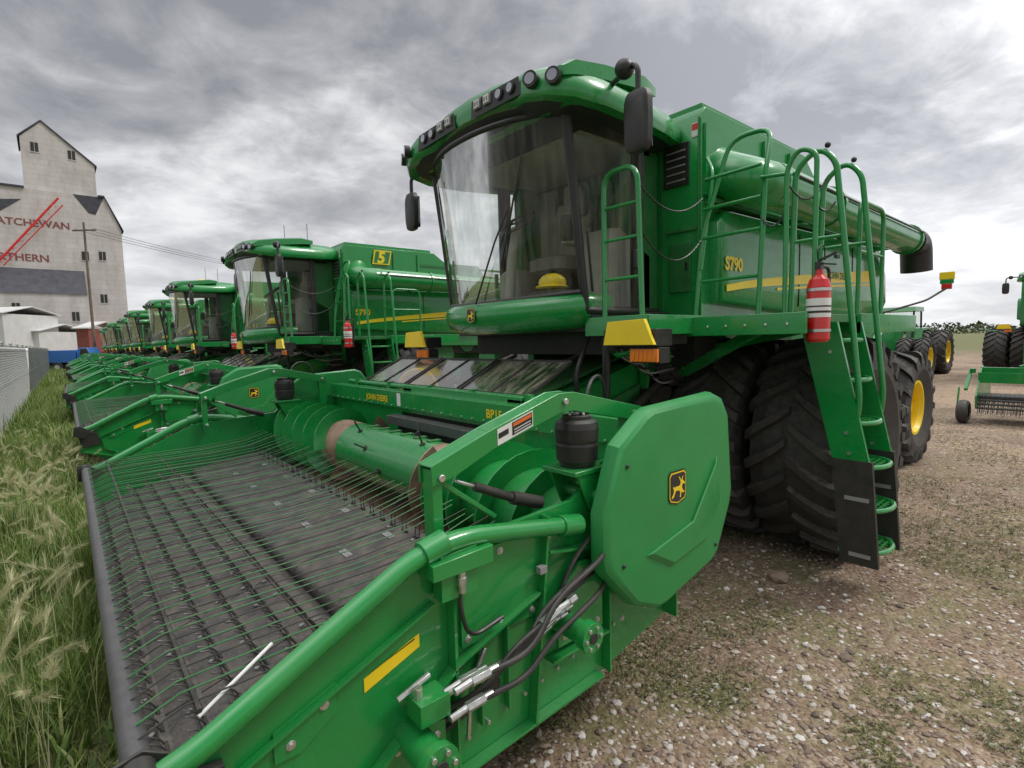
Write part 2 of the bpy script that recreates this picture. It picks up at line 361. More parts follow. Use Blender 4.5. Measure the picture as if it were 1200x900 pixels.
# ---- cab
g=G(OC)
zb,zt=2.42,3.78
def ws(u,v,off=0):
    uu=2*u-1
    hw=.93
    xc=3.22-.19*v; bl=.34-.06*v
    return (xc-bl*(1-abs(uu)**2.2)-off, YC+uu*hw, zb+(zt-zb)*v-.05*(1-uu*uu)*(1-v))
g2=G(OC)
XR=3.93
g2.surf(lambda u,v:ws(u,v),18,8,GLASS)
for sg in(-1,1):
    def sgl(u,v,sg=sg):
        xf=3.24-.19*v; xr=XR
        return (xf+(xr-xf)*u, YC+sg*(.945+.03*math.sin(pi*u)), 2.27+(zt-2.27)*v)
    g2.surf(sgl,6,4,GLASS)
    g.tube([sgl(0,k/6) for k in range(7)],.030,BLACK,8)
    g.tube([sgl(1,k/6) for k in range(7)],.040,BLACK,8)
    g.tube([sgl(k/6,0) for k in range(7)],.03,BLACK,8)
    g.tube([sgl(k/6,1) for k in range(7)],.04,BLACK,8)
    g.ab((XR,YC+sg*.86,2.25),(XR+.07,YC+sg*.96,3.85),BLACK)
    g.ab((XR+.07,YC+sg*.70,2.15),(4.43,YC+sg*.80,3.85),DGREEN)
    g.tube([sgl(.12,.10),sgl(.12,.42)],.012,BLACK,6)
    g.box(Vector(sgl(.9,.3))+Vector((0,sg*.02,0)),(.04,.03,.16),BLACK)
for v in(0,1): g.tube([ws(k/18,v) for k in range(19)],.026,BLACK,8)
g.tube([ws(0,k/8,.0) for k in range(9)],.028,BLACK,8); g.tube([ws(1,k/8,.0) for k in range(9)],.028,BLACK,8)
g.tube([ws(.5,0,.05),ws(.33,.35,.05),ws(.25,.52,.04)],.009,BLACK,6)
g.tube([ws(.32,.2,.025),ws(.17,.80,.025)],.010,BLACK,6)
parts.append(('cab_glass',g2.mesh('cab_glass',0,False,80)))
g.ab((3.3,YC-.95,2.1),(4.4,YC+.95,2.27),BLACK)
g.ab((4.36,YC-.7,2.2),(4.42,YC+.7,2.75),BLACK)
parts.append(('cab_frame',g.mesh('cab_frame',.006)))
g=G(OC)
def fas(k,z,push):
    r=[]
    for i in range(21):
        u=i/20;x,y,_=ws(u,0); uu=2*u-1
        r.append((x-push*(1-.55*uu**4),YC+(y-YC)*k,z+.03*uu*uu))
    r+= [(3.6,YC+.9*k,z+.03),(3.6,YC-.9*k,z+.03)]
    return r
g.loft([fas(.9,2.10,-.12),fas(.99,2.14,.05),fas(1.03,2.22,.09),fas(1.04,2.28,.10),fas(1.03,2.33,.08),fas(1.0,2.375,.03),fas(.97,2.39,-.06)],GREEN)
parts.append(('cab_nose_fascia',g.mesh('cab_nose_fascia',0,sharp=60)))
g=G(OC)
x,y,_=ws(.5,0)
logo(g,(x-.107,YC,2.27),(0,-1,0),(-.0,0,1),.12)
def roofring(k,z,bow=.17,dx=0):
    base=[(2.76,0),(2.77,.35),(2.80,.62),(2.74,.80),(2.76,1.02),(2.88,1.19),(3.15,1.26),(3.6,1.24),(4.1,1.16),(4.45,1.05),(4.6,.8),(4.62,.4)]
    pts=base+[(4.62,0)]+[(x,-y) for x,y in reversed(base)][:-1]
    return [(3.65+(x-3.65)*k+dx,YC+y*k,z-bow*(y*k/1.2)**2) for x,y in pts]
gr=G(OC)
gr.loft([roofring(.93,3.90),roofring(.985,3.92),roofring(1.0,3.97),roofring(.995,4.03),roofring(.975,4.09),roofring(.93,4.13),roofring(.80,4.165),roofring(.5,4.19),roofring(.1,4.195)],GREEN)
gr.loft([roofring(.86,3.80,.08),roofring(.93,3.88,.13),roofring(.95,3.915,.17)],BLACK)
parts.append(('cab_roof',gr.mesh('cab_roof',0,sharp=50)))
for sg in(-1,1):
    yy=YC+sg*1.06
    g.loft([[(xx,yy+a*.13*w,zz+b*.065*w) for a,b in((-1,-1),(-1,.6),(-.5,1),(.5,1),(1,.6),(1,-1))] for xx,zz,w in((2.82,3.94,.6),(2.9,3.97,.95),(3.2,4.02,1),(3.7,4.08,1),(3.92,4.08,.6))],GREEN)
    g.loft([[(2.765+.01*k,YC+sg*(.44+a*.30*(1-.08*k)),4.01-.045+b*.075*(1-.15*k)) for a,b in((-1,-.7),(-.95,.9),(.9,.7),(1,-.9))] for k in(0,-1)],BLACK)
    for dy in(.22,.35):
        g.box((2.748,YC+sg*dy,4.0-.03*dy),(.02,.085,.08),GREY);g.box((2.736,YC+sg*dy,4.0-.03*dy),(.008,.066,.06),WHITE)
        for k in(-1,1): g.box((2.7305,YC+sg*dy+k*.016,4.0-.03*dy),(.003,.018,.03),GREY)
    for dy in(.50,.64):
        p=Vector((2.775,YC+sg*dy,3.985-.02*dy)); 
        g.cyl(p+Vector((.03,0,0)),p+Vector((-.035,0,0)),.047,BLACK,16)
        g.cyl(p+Vector((-.032,0,0)),p+Vector((-.040,0,0)),.034,CHROME,16)
    for xx,dy,zz in((2.74,.90,3.92),(2.80,1.07,3.90)):
        p=Vector((xx,YC+sg*dy,zz)); d=Vector((-1,sg*.4,0)).normalized()
        g.cyl(p,p+d*.05,.058,BLACK,16); g.cyl(p+d*.045,p+d*.054,.040,CHROME,16)
    mx,myy,mz=3.12,YC+sg*1.55,3.52
    g.tube([(3.3,YC+sg*1.1,3.92),(3.15,YC+sg*1.48,3.93),(mx,myy,3.88),(mx,myy,3.5)],.020,BLACK,8,.08)
    g.ell((3.14,YC+sg*1.42,3.92),(.07,.07,.07),BLACK)
    rg=[]
    for xx,k in((mx-.045,.80),(mx-.03,.97),(mx+.02,1),(mx+.05,.75)):
        q=[]
        for i in range(16):
            a=2*pi*i/16;ca,sa=math.cos(a),math.sin(a)
            q.append((xx,myy+math.copysign(abs(ca)**.45,ca)*.105*k,mz+math.copysign(abs(sa)**.45,sa)*.21*k))
        rg.append(q)
    g.loft(rg,BLACK)
    g.box((mx+.055,myy,mz),(.004,.15,.34),CHROME)
g.tube([(3.9,YC+.5,4.15),(3.9,YC+.5,4.7)],.006,BLACK,6)
g.tube([(4.1,YC-.35,4.15),(4.1,YC-.35,4.6)],.006,BLACK,6)
g.ell((3.7,YC,4.20),(.13,.12,.07),YEL)
parts.append(('lamps_and_mirrors',g.mesh('lamps_and_mirrors',0)))
g=G(OC)
g.ab((3.3,YC-.88,2.28),(4.35,YC+.88,2.31),DARK)
def rb(c,d,mat,k=.8):
    x,y,z=c;a,b,h=d[0]/2,d[1]/2,d[2]/2
    def R(s,zz): return [(x+math.copysign(abs(math.cos(t))**.5,math.cos(t))*a*s,y+math.copysign(abs(math.sin(t))**.5,math.sin(t))*b*s,zz) for t in [2*pi*i/16 for i in range(16)]]
    g.loft([R(k,z-h),R(1,z-h*.7),R(1,z+h*.7),R(k,z+h)],mat)
rb((3.90,YC,2.78),(.5,.52,.16),SEAT);rb((4.13,YC,3.12),(.14,.5,.62),SEAT);rb((4.15,YC,3.52),(.1,.28,.2),SEAT)
rb((3.90,YC,2.5),(.35,.4,.4),DARK);rb((3.80,YC-.38,2.95),(.45,.12,.08),BEIGE);rb((3.58,YC-.42,3.05),(.12,.1,.22),BLACK)
rb((3.85,YC+.5,2.6),(.5,.35,.35),BEIGE)
g.tube([(3.30,YC+.1,2.3),(3.35,YC+.1,2.8),(3.42,YC+.1,3.12)],.05,BEIGE,10,.1)
ax=Vector((-.6,0,.8)).normalized();u=Vector((0,1,0));w=ax.cross(u)
c=Vector((3.45,YC+.1,3.18))
g.tube([c+(u*math.cos(2*pi*i/24)+w*math.sin(2*pi*i/24))*.2 for i in range(25)],.015,BLACK,8)
for a in(0,2.1,4.2): g.tube([c,c+(u*math.cos(a)+w*math.sin(a))*.2],.012,BLACK,6)
g.ell((3.25,YC-.55,2.53),(.11,.13,.08),YEL);g.ell((3.24,YC-.55,2.49),(.14,.15,.025),YEL)
rb((3.25,YC-.55,2.38),(.3,.4,.16),BLACK)
g.ab((4.30,YC-.69,2.3),(4.345,YC-.45,3.7),BEIGE);g.ab((4.30,YC+.45,2.3),(4.345,YC+.69,3.7),BEIGE)
g.ab((3.35,YC-.8,3.72),(4.3,YC+.8,3.80),BEIGE)
g.tube([(3.35,YC-.8,2.35),(3.30,YC-.78,3.1)],.02,BLACK,8)
rb((3.4,YC-.74,3.2),(.06,.20,.26),BLACK)
g.prism([(3.7,2.32),(3.72,3.0),(3.85,3.02),(4.3,2.8),(4.3,2.32)],'y',YC-.8,YC-.5,BEIGE)
parts.append(('cab_interior',g.mesh('cab_interior',0)))
# ---- platform & ladder & rails
g=G(OC)
g.ab((3.28,2.35,2.14),(4.3,2.9,2.20),DGREEN)
g.ab((3.9,1.50,2.12),(5.3,2.6,2.18),DGREEN)
g.ab((3.86,1.48,2.04),(3.895,2.6,2.19),GREEN)
g.ab((3.26,2.33,2.06),(4.0,2.345,2.21),GREEN);g.ab((3.24,2.33,2.06),(3.275,2.92,2.21),GREEN)
g.ab((4.9,1.46,2.03),(6.5,1.495,2.19),GREEN)
g.ab((5.3,1.5,2.12),(6.5,2.6,2.16),DGREEN)
for i in range(14): g.ab((3.93+.09*i,1.55,2.182),(3.95+.09*i,2.55,2.19),DARK)
g.beam((4.1,1.9,2.08),(4.5,2.8,1.7),.06,.08,GREEN)
g.beam((4.9,1.9,2.08),(5.0,2.8,1.9),.06,.08,GREEN)
g.prism([(3.55,2.12),(3.9,2.12),(3.9,1.98),(3.7,1.98)],'y',2.4,2.9,DARK)
for k in range(7): g.cyl((3.86,1.6+.15*k,2.11),(3.85,1.6+.15*k,2.11),.012,STEEL,6)
parts.append(('platform',g.mesh('platform',.006)))
g=G(OC); r=.021
T=lambda pts,f=.1,rr=r: g.tube(pts,rr,GREEN,10,f)
T([(3.32,2.78,2.2),(3.32,2.78,3.32),(3.32,2.46,3.32),(3.32,2.42,2.2)],.13)
for z in(2.5,2.8,3.05): T([(3.32,2.78,z),(3.32,2.44,z)],0,.014)
T([(4.18,2.50,2.18),(4.22,2.46,2.9),(4.35,2.28,3.66),(4.35,1.94,3.66),(4.2,1.92,3.3),(4.15,1.94,2.18)],.14,.020)
T([(4.2,2.46,2.6),(4.36,2.44,3.45),(4.45,2.55,3.6)],.1,.016)
for z in(2.5,2.86,3.10,3.34): T([(4.2,2.44-.02*(z-2.5),z),(4.17,1.94,z)],0,.014)
T([(4.10,1.72,2.19),(4.10,1.72,3.24),(4.10,1.64,3.36),(4.10,1.52,3.30),(4.10,1.52,2.19)],.08,.018)
T([(4.17,1.94,3.24),(4.10,1.72,3.20)],0,.014)
for x in(4.40,4.95):
    T([(x,1.80,2.19),(x,1.78,3.30),(x,1.62,3.42),(x,1.50,3.30),(x,1.30,1.5),(x,1.38,1.15)],.14,.021)
    T([(x,1.78,2.75),(x,1.44,2.75)],0,.014)
    g.ell((x,1.56,3.42),(.022,.022,.022),BLACK,8,6)
T([(5.0,1.52,2.19),(5.0,1.52,3.10),(5.6,1.52,3.10),(5.6,1.52,2.19)],.12,.018)
T([(5.0,1.52,2.7),(5.6,1.52,2.7)],0,.014)
def chain(a,b,sag):
    a=Vector(a);b=Vector(b);n=26;prev=None
    for i in range(n+1):
        t=i/n;p=a.lerp(b,t)-Vector((0,0,sag*4*t*(1-t)))
        if prev is not None:
            d=(p-prev);m=(p+prev)/2
            g.tube([m-d*.62,m,m+d*.62],[.0045,.0085,.0045],BLACK,5)
        prev=p
chain((3.32,2.46,3.2),(4.22,2.46,3.2),.16);chain((3.32,2.44,2.85),(4.2,2.46,2.85),.2)
chain((4.17,1.94,2.95),(4.10,1.72,2.95),.10);chain((4.10,1.54,3.0),(4.40,1.5,3.0),.08);chain((4.10,1.72,3.15),(4.40,1.55,3.2),.15)
parts.append(('handrails_and_chains',g.mesh('handrails_and_chains',0)))
g=G(OC)
for x in(4.38,4.90):
    g.add([(x,1.72,2.12),(x,1.46,2.12),(x,1.22,1.05),(x,1.46,1.05),(x+.03,1.72,2.12),(x+.03,1.46,2.12),(x+.03,1.22,1.05),(x+.03,1.46,1.05)],[(0,1,2,3),(7,6,5,4),(0,4,5,1),(1,5,6,2),(2,6,7,3),(3,7,4,0)],GREEN)
    g.add([(x-.004,1.47,1.10),(x-.004,1.21,1.10),(x-.004,1.15,.32),(x-.004,1.40,.32),(x+.034,1.47,1.10),(x+.034,1.21,1.10),(x+.034,1.15,.32),(x+.034,1.40,.32)],[(0,1,2,3),(7,6,5,4),(0,4,5,1),(1,5,6,2),(2,6,7,3),(3,7,4,0)],DARK)
    g.ab((x-.008,1.2,.38),(x-.0045,1.34,.41),GREY);g.ab((x-.008,1.22,.80),(x-.0045,1.38,.83),GREY)
    for zz in(1.15,1.3,1.9,2.0): g.cyl((x-.012,1.36+.2*max(zz-1.2,0),zz),(x,1.36+.2*max(zz-1.2,0),zz),.014,STEEL,6)
for i,z in enumerate((.40,.72,1.04,1.36,1.68,1.98)):
    yy=1.30+.235*max(z-.9,0)
    g.tube([(4.40,yy+.12,z),(4.44,yy-.10,z),(4.66,yy-.17,z),(4.87,yy-.10,z),(4.90,yy+.12,z)],.018,GREEN,8,.12)
    for k in range(6): g.ab((4.43,yy-.10+.04*k,z-.006),(4.89,yy-.085+.04*k,z+.006),GREEN)
    for k in range(7): g.ab((4.45+.065*k,yy-.12,z-.004),(4.462+.065*k,yy+.12,z+.003),GREEN)
parts.append(('access_ladder',g.mesh('access_ladder',0)))
g=G(OC)
ex,ey=4.02,1.46
g.lathe([(0,0),(.06,0),(.075,.02),(.075,.38),(.06,.43),(.028,.46),(.024,.50),(0,.50)],(ex,ey,1.98),(0,0,1),RED,20)
g.lathe([(.0765,.17),(.0765,.30)],(ex,ey,1.98),(0,0,1),WHITE,20);g.lathe([(.0775,.20),(.0775,.215)],(ex,ey,1.98),(0,0,1),BLACK,20);g.lathe([(.0775,.24),(.0775,.25)],(ex,ey,1.98),(0,0,1),BLACK,20)
g.ab((ex-.03,ey-.02,2.48),(ex+.03,ey+.02,2.53),BLACK);g.beam((ex,ey,2.54),(ex-.03,ey-.12,2.58),.02,.012,BLACK);g.beam((ex,ey,2.52),(ex-.02,ey-.11,2.50),.02,.01,BLACK)
g.tube([(ex+.02,ey,2.5),(ex+.12,ey-.02,2.5),(ex+.1,ey-.03,2.2),(ex+.085,ey-.03,2.1)],.011,BLACK,8,.05)
g.tube([(ex-.02,ey,2.53),(ex-.05,ey,2.62),(ex+.08,ey,2.66),(ex+.1,ey,2.55)],.005,BLACK,6,.05)
for z in(2.05,2.33): g.lathe([(.079,0),(.079,.02)],(ex,ey,z),(0,0,1),STEEL,20)
g.ab((ex+.07,ey-.03,1.98),(ex+.1,ey+.03,2.4),BLACK)
parts.append(('fire_extinguisher',g.mesh('fire_extinguisher',0)))
g=G(OC)
def marker(yc):
    g.ab((3.10,yc-.23,1.98),(3.3,yc+.23,2.10),BLACK)
    g.prism([(yc-.24,1.99),(yc+.20,1.99),(yc+.16,2.16),(yc-.16,2.17)],'x',3.06,3.095,YEL)
    g.ab((3.12,yc-.25,1.86),(3.24,yc+.0,1.97),BLACK)
    g.ab((3.095,yc-.245,1.87),(3.118,yc-.015,1.96),AMBER)
    for k in range(6): g.ab((3.09,yc-.235+.036*k,1.875),(3.0945,yc-.215+.036*k,1.955),AMBER)
    g.tube([(3.25,yc+.05,1.95),(3.3,yc+.25,1.9),(3.6,yc+.6,1.95)],.022,GREEN,8,.1)
marker(2.38);marker(my(2.3))
parts.append(('warning_markers',g.mesh('warning_markers',.004)))
COMB=parts
# ------------------------------------------------------------ PICKUP HEADER
OH=(1.2,4.0,0)
parts=[]
NY=1.68; FY=6.28
g=G(OH)
plate=[(.05,.60),(.06,.78),(.35,.98),(.95,1.26),(1.75,1.30),(1.95,1.45),(2.5,1.45),(2.5,.50),(1.9,.38),(.9,.33),(.35,.46)]
for a,b in((NY-.012,NY+.012),(FY-.012,FY+.012)): g.prism(plate,'y',a,b,GREEN)
for Y,sg in((NY,-1),(FY,1)):
    def rib(p,q,d=.05,w=.012): 
        g.beam((p[0],Y+sg*(.014+d/2),p[1]),(q[0],Y+sg*(.014+d/2),q[1]),d,w,GREEN)
    rib((.1,.60),(.9,.35));rib((.9,.35),(1.9,.40));rib((1.05,.36),(1.05,1.25));rib((1.45,.38),(1.55,1.28));rib((1.95,.4),(1.95,1.42));rib((.55,.45),(1.05,.8));rib((1.05,.8),(1.5,.95),.04)
    rib((2.48,.5),(2.48,1.44),.08);rib((1.55,.62),(1.93,.62),.06);rib((1.55,1.12),(1.93,1.05),.05)
    # formed flange following the upper edge below the tube and pressed stiffeners
    rib((.30,.80),(.98,1.08),.028,.010);rib((.30,.80),(.34,.62),.028,.010);rib((.34,.62),(.52,.52),.028,.010)
    rib((1.18,.50),(1.18,.80),.03,.010);rib((1.32,.50),(1.32,.86),.03,.010)
    def pl(poly,o,t,mt=GREEN): g.prism(poly,'y',min(Y+sg*o,Y+sg*(o+t)),max(Y+sg*o,Y+sg*(o+t)),mt)
    pl([(1.1,.85),(1.5,.85),(1.62,1.22),(1.1,1.22)],.014,.012)
    pl([(.62,.38),(1.0,.38),(1.0,.62),(.85,.66),(.62,.52)],.03,.015)
    pl([(1.6,.66),(1.9,.66),(1.9,1.0),(1.75,1.02),(1.6,.9)],.04,.015)
    pl([(.40,.86),(.60,.94),(.60,.84),(.48,.76),(.40,.76)],.0125,.010)
    pl([(.98,1.10),(1.14,1.10),(1.14,1.28),(.98,1.27)],.028,.06)
    pl([(.70,.90),(.92,.98),(.92,.93),(.70,.85)],.0125,.003,YEL)
    for k in range(4): pl([(.72,.915-.0+.0),(.72,.915),(.90,.97),(.90,.965)],.016,.0015,BLACK)
    for x,z in((1.13,.88),(1.47,.88),(1.13,1.18),(1.57,1.18),(1.3,1.19),(1.3,.88),(.66,.42),(.96,.42),(.96,.58),(.80,.60),(1.64,.70),(1.86,.70),(1.86,.96),(1.64,.88),(2.1,.6),(2.3,.6),(2.1,1.3),(2.3,1.3),(.45,.80),(.2,.72),(.56,.88)):
        o_=.045 if x<1.0 and z<.65 else (.055 if 1.6<x<1.9 else (.026 if x<1.6 and z>.8 and x>1.1 else (.022 if x in(.45,.56) else .012)))
        g.cyl((x,Y+sg*o_,z),(x,Y+sg*(o_+.010),z),.010,STEEL,6);g.cyl((x,Y+sg*o_,z),(x,Y+sg*(o_+.003),z),.016,STEEL,12)
    for k in range(10): g.cyl((1.12+.1*k,Y+sg*.012,.47+.015*k),(1.12+.1*k,Y+sg*.03,.47+.015*k),.009,STEEL,6)
    for x,z,r_ in((1.25,.62,.045),(2.2,.95,.08)): g.cyl((x,Y+sg*.0122,z),(x,Y+sg*.0135,z),r_,DARK,18)
    for k in range(3): g.box((1.25,Y+sg*.0128,1.0+.05*k),(.14,.002,.02),DARK)
parts.append(('end_plates',g.mesh('end_plates',.003)))
g=G(OH)
for Y,sg in((NY,-1),(FY,1)):
    y=Y+sg*.055
    g.tube([(.06,y,.90),(.20,y,.94),(.50,y,1.09),(.90,y,1.29),(1.1,y,1.31),(1.74,y,1.20)],.038,GREEN,16,.12)
    g.cyl((.92,y,1.29),(1.02,y,1.315),.048,GREEN,16)
    g.cyl((1.62,y,1.22),(1.74,y,1.20),.048,GREEN,16)
    for a,b in((y-.055,y-.043),(y+.043,y+.055)):
        g.prism([(-.0,.84),(-.0,.96),(.08,.98),(.20,.90),(.12,.80)],'y',a,b,BLACK)
    g.prism([(.93,1.20),(.93,1.26),(1.2,1.27),(1.2,1.20)],'y',y-.06,y+.06,GREEN)
    yi=Y-sg*.07
    up=[(1.02,1.50),(1.02,1.58),(1.30,1.68),(1.70,1.80),(1.80,1.80),(2.32,1.68),(2.32,1.60),(1.80,1.71),(1.72,1.71),(1.32,1.60),(1.12,1.52)]
    g.prism(up,'y',yi-.05,yi-.038,GREEN);g.prism(up,'y',yi+.038,yi+.05,GREEN)
    tops=[(1.02,1.58),(1.30,1.68),(1.70,1.80),(1.80,1.80),(2.32,1.68)]
    for a,b in zip(tops,tops[1:]): g.beam((a[0],yi,a[1]-.006),(b[0],yi,b[1]-.006),.074,.008,GREEN)
    g.ab((1.03,yi-.035,1.20),(1.075,yi+.035,1.56),GREEN)
    g.beam((1.06,yi,1.52),(1.35,yi,1.30),.03,.02,GREEN)
    g.ab((2.24,yi-.045,1.3),(2.32,yi+.045,1.66),GREEN)
    for px,pz in((1.06,1.53),(1.74,1.76),(2.27,1.65),(1.06,1.25)):
        g.cyl((px,yi-.065,pz),(px,yi+.065,pz),.015,STEEL,10)
    def q4(pts,o,mt): g.add([(x,yi+sg*o,z) for x,z in pts],[(0,1,2,3)],mt)
    q4([(1.34,1.612),(1.54,1.672),(1.54,1.742),(1.34,1.682)],.0515,WHITE)
    q4([(1.345,1.640),(1.40,1.657),(1.40,1.680),(1.345,1.663)],.0525,BLACK)
    q4([(1.42,1.645),(1.535,1.679),(1.535,1.734),(1.42,1.70)],.0525,BLACK)
    q4([(1.425,1.682),(1.53,1.713),(1.53,1.729),(1.425,1.697)],.0535,ORANGE)
    for k in range(2): q4([(1.43,1.655+.012*k),(1.525,1.683+.012*k),(1.525,1.687+.012*k),(1.43,1.659+.012*k)],.0535,WHITE)
    g.cyl((1.25,yi,1.45),(1.45,yi,1.36),.020,BLACK,12);g.cyl((1.16,yi,1.49),(1.26,yi,1.445),.009,STEEL,8);g.cyl((1.45,yi,1.36),(1.62,yi,1.30),.030,BLACK,12)
    ax_,ay=1.86,Y-sg*.06
    g.lathe([(0,0),(.085,0),(.088,.012),(.100,.03),(.104,.10),(.101,.112),(.104,.124),(.106,.18),(.100,.21),(.08,.222),(.05,.228),(0,.228)],(ax_,ay,1.44),(0,0,1),BLACK,28)
    g.cyl((ax_,ay,1.66),(ax_,ay,1.682),.07,DARK,20);g.cyl((ax_,ay,1.68),(ax_,ay,1.70),.018,STEEL,8)
    for k in range(4): g.cyl((ax_+.045*math.cos(k*pi/2),ay+.045*math.sin(k*pi/2),1.68),(ax_+.045*math.cos(k*pi/2),ay+.045*math.sin(k*pi/2),1.695),.008,STEEL,6)
    g.ab((ax_-.13,ay-.11,1.415),(ax_+.14,ay+.11,1.437),GREEN)
    for a,b in((ay-.10,ay-.085),(ay+.085,ay+.10)): g.prism([(ax_-.1,1.412),(ax_+.12,1.412),(ax_+.08,1.24),(ax_-.02,1.24)],'y',a,b,GREEN)
    g.cyl((ax_+.02,ay-.13,1.30),(ax_+.02,ay+.13,1.30),.03,GREEN,14)
    g.tube([(ax_+.05,ay,1.68),(ax_+.12,ay+.02,1.84),(ax_+.3,ay+.1,1.86),(ax_+.42,ay+.15,1.65)],.010,BLACK,6,.1)
parts.append(('arms_and_airbags',g.mesh('arms_and_airbags',.003)))
g=G(OH)
g.ab((2.46,NY+.02,.55),(2.52,3.15,1.42),GREEN);g.ab((2.46,4.62,.55),(2.52,FY-.02,1.42),GREEN);
g.ab((2.46,3.15,1.38),(2.53,4.62,1.42),GREEN);g.ab((2.44,3.15,.5),(2.52,4.62,.72),GREEN)
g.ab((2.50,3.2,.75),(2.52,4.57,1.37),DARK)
g.ab((2.42,NY,1.42),(2.58,FY,1.575),GREEN)
g.prism([(1.6,.55),(1.62,.72),(1.8,.70),(2.1,.66),(2.45,.72),(2.45,.5),(1.7,.45)],'y',NY+.02,FY-.02,RUST)
g.cyl((.45,NY,.42),(.45,FY,.42),.05,GREEN,12);g.cyl((1.7,NY,.40),(1.7,FY,.40),.07,GREEN,12)
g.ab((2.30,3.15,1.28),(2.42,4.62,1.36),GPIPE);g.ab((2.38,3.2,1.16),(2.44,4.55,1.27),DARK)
g.tube([(2.62,NY+.1,1.60),(2.62,FY-.1,1.60)],.03,GREEN,10)
for y in(2.1,2.9,3.6,4.3,5.1,5.9): g.ab((2.585,y,1.2),(2.65,y+.05,1.64),GREEN)
text(g,'BP15',.095,(2.418,3.20,1.462),(0,-1,0),(0,0,1),YEL,.002)
text(g,'JOHN DEERE',.085,(2.418,5.30,1.462),(0,-1,0),(0,0,1),YEL,.002)
g.ab((2.415,4.55,1.44),(2.4195,4.62,1.56),WHITE)
for k in range(30): g.cyl((2.42,NY+.2+.15*k,1.438),(2.41,NY+.2+.15*k,1.438),.008,STEEL,6)
parts.append(('header_frame',g.mesh('header_frame',.006)))
g=G(OH)
AX,AZ=2.02,1.08
def seg(ya,yb,r,mt): g.lathe([(r,0),(r,yb-ya)],(AX,ya,AZ),(0,1,0),mt,32)
g.lathe([(0,0),(.24,0)],(AX,NY+.05,AZ),(0,1,0),GREEN,32)
seg(NY+.05,3.0,.235,GREEN);seg(3.0,3.22,.2355,RUST);seg(3.22,4.62,.235,GREEN);seg(4.62,4.95,.2355,RUST);seg(4.95,FY-.05,.235,GREEN)
def flight(ya,yb,hand,ph,mt=GREEN,turns=2.2):
    n=int(turns*26);vs=[];fs=[]
    for i in range(n+1):
        t=i/n;a=ph+hand*2*pi*turns*t;y=ya+(yb-ya)*t
        for rr in(.23,.345):
            for dy in(-.006,.006): vs.append((AX+math.cos(a)*rr,y+dy,AZ+math.sin(a)*rr))
    for i in range(n):
        b=i*4;c=b+4
        fs.extend([(b,b+2,c+2,c),(b+1,c+1,c+3,b+3),(b+2,b+3,c+3,c+2)])
    g.add(vs,fs,mt)
for ph in(0,pi): 
    flight(NY+.08,3.05,1,ph,GREEN,2.2);flight(4.85,FY-.08,-1,ph,GREEN,2.2)
flight(3.0,3.3,1,2.2,RUST,.5);flight(4.6,4.9,-1,1.0,RUST,.5)
for i in range(14):
    y=3.25+i*.1;a=i*1.9
    d=Vector((math.cos(a),0,math.sin(a)));p=Vector((AX,y,AZ))
    g.cyl(p+d*.23,p+d*.243,.024,BLACK,8);g.cyl(p+d*.24,p+d*.34,.007,DARK,6)
for i in range(6): g.box((AX+.02,3.35+.2*i,AZ+.237),(.10,.05,.01),DGREEN)
parts.append(('feed_auger',g.mesh('feed_auger',0)))
g=G(OH)
def belt(p,q,r):
    a=Vector((p[0],0,p[1]));b=Vector((q[0],0,q[1]));d=(b-a).normalized();n=Vector((-d.z,0,d.x))
    loop=[]
    for k in range(7):
        an=pi/2+pi*k/6
        loop.append(a+(d*math.cos(an)+n*math.sin(an))*r)
    for k in range(7):
        an=-pi/2+pi*k/6; loop.append(b+(d*math.cos(an)+n*math.sin(an))*r)
    nb=7;W=(FY-NY-.12)/nb
    for j in range(nb):
        ya=NY+.06+j*W+.004;yb=ya+W-.008
        g.loft([[(v.x,ya,v.z) for v in loop],[(v.x,yb,v.z) for v in loop]],BELT)
def tines(p,q,r,ts,L_,lean,step,clipmat):
    a=Vector((p[0],0,p[1]));b=Vector((q[0],0,q[1]));d=(b-a).normalized();n=Vector((-d.z,0,d.x))
    for t in ts:
        base=a.lerp(b,t)+n*r
        y=NY+.1;k=0
        while y<FY-.1:
            P=Vector((base.x,y,base.z))
            ln=lean+random.uniform(-.012,.012)
            for P_ in(P,P+Vector((0,.045,0))):
                g.tube([P_,P_+n*L_*.45+d*ln*.2,P_+n*L_*.8+d*ln*.55,P_+n*L_+d*ln],.0036,BLACK,4,0,False)
            P2=P+Vector((0,.045,0))
            g.tube([P+n*.006-Vector((0,.01,0)),P2+n*.006+Vector((0,.01,0))],.008,BLACK,5)
            c=P+n*.004-d*.035+Vector((0,.02,0))
            if k%2==0:g.cyl(c,c+n*.006,.011,clipmat,8)
            y+=step;k+=1
belt((.18,.56),(.80,.73),.06);belt((.95,.755),(1.56,.84),.06)
tines((.18,.56),(.80,.73),.06,(.02,.22,.42,.62,.82),.085,-.05,.125,STEEL)
tines((.18,.56),(.80,.73),.06,(.97,),.13,-.05,.10,STEEL)
tines((.95,.755),(1.56,.84),.06,(.93,),.10,.02,.15,STEEL)
a=Vector((.18,0,.56));b=Vector((.80,0,.73));d=(b-a).normalized();n=Vector((-d.z,0,d.x))
for t in (.02,.22,.42,.62,.82):
    p=a.lerp(b,t)+n*.063; g.beam((p.x,NY+.07,p.z),(p.x,FY-.07,p.z),.035,.012,BELT)
for y in(2.25,2.9,3.55,4.2,4.85,5.5):
    for x,z in((1.15,.8455),(1.42,.883)):
        g.box((x,y,z),(.04,.11,.008),GREY,Matrix.Rotation(-.14,3,'Y'))
        for k in(-.04,0,.04): g.cyl((x,y+k,z),(x,y+k,z+.008),.007,STEEL,6)
g.cyl((.875,NY,.70),(.875,FY,.70),.045,DARK,10)
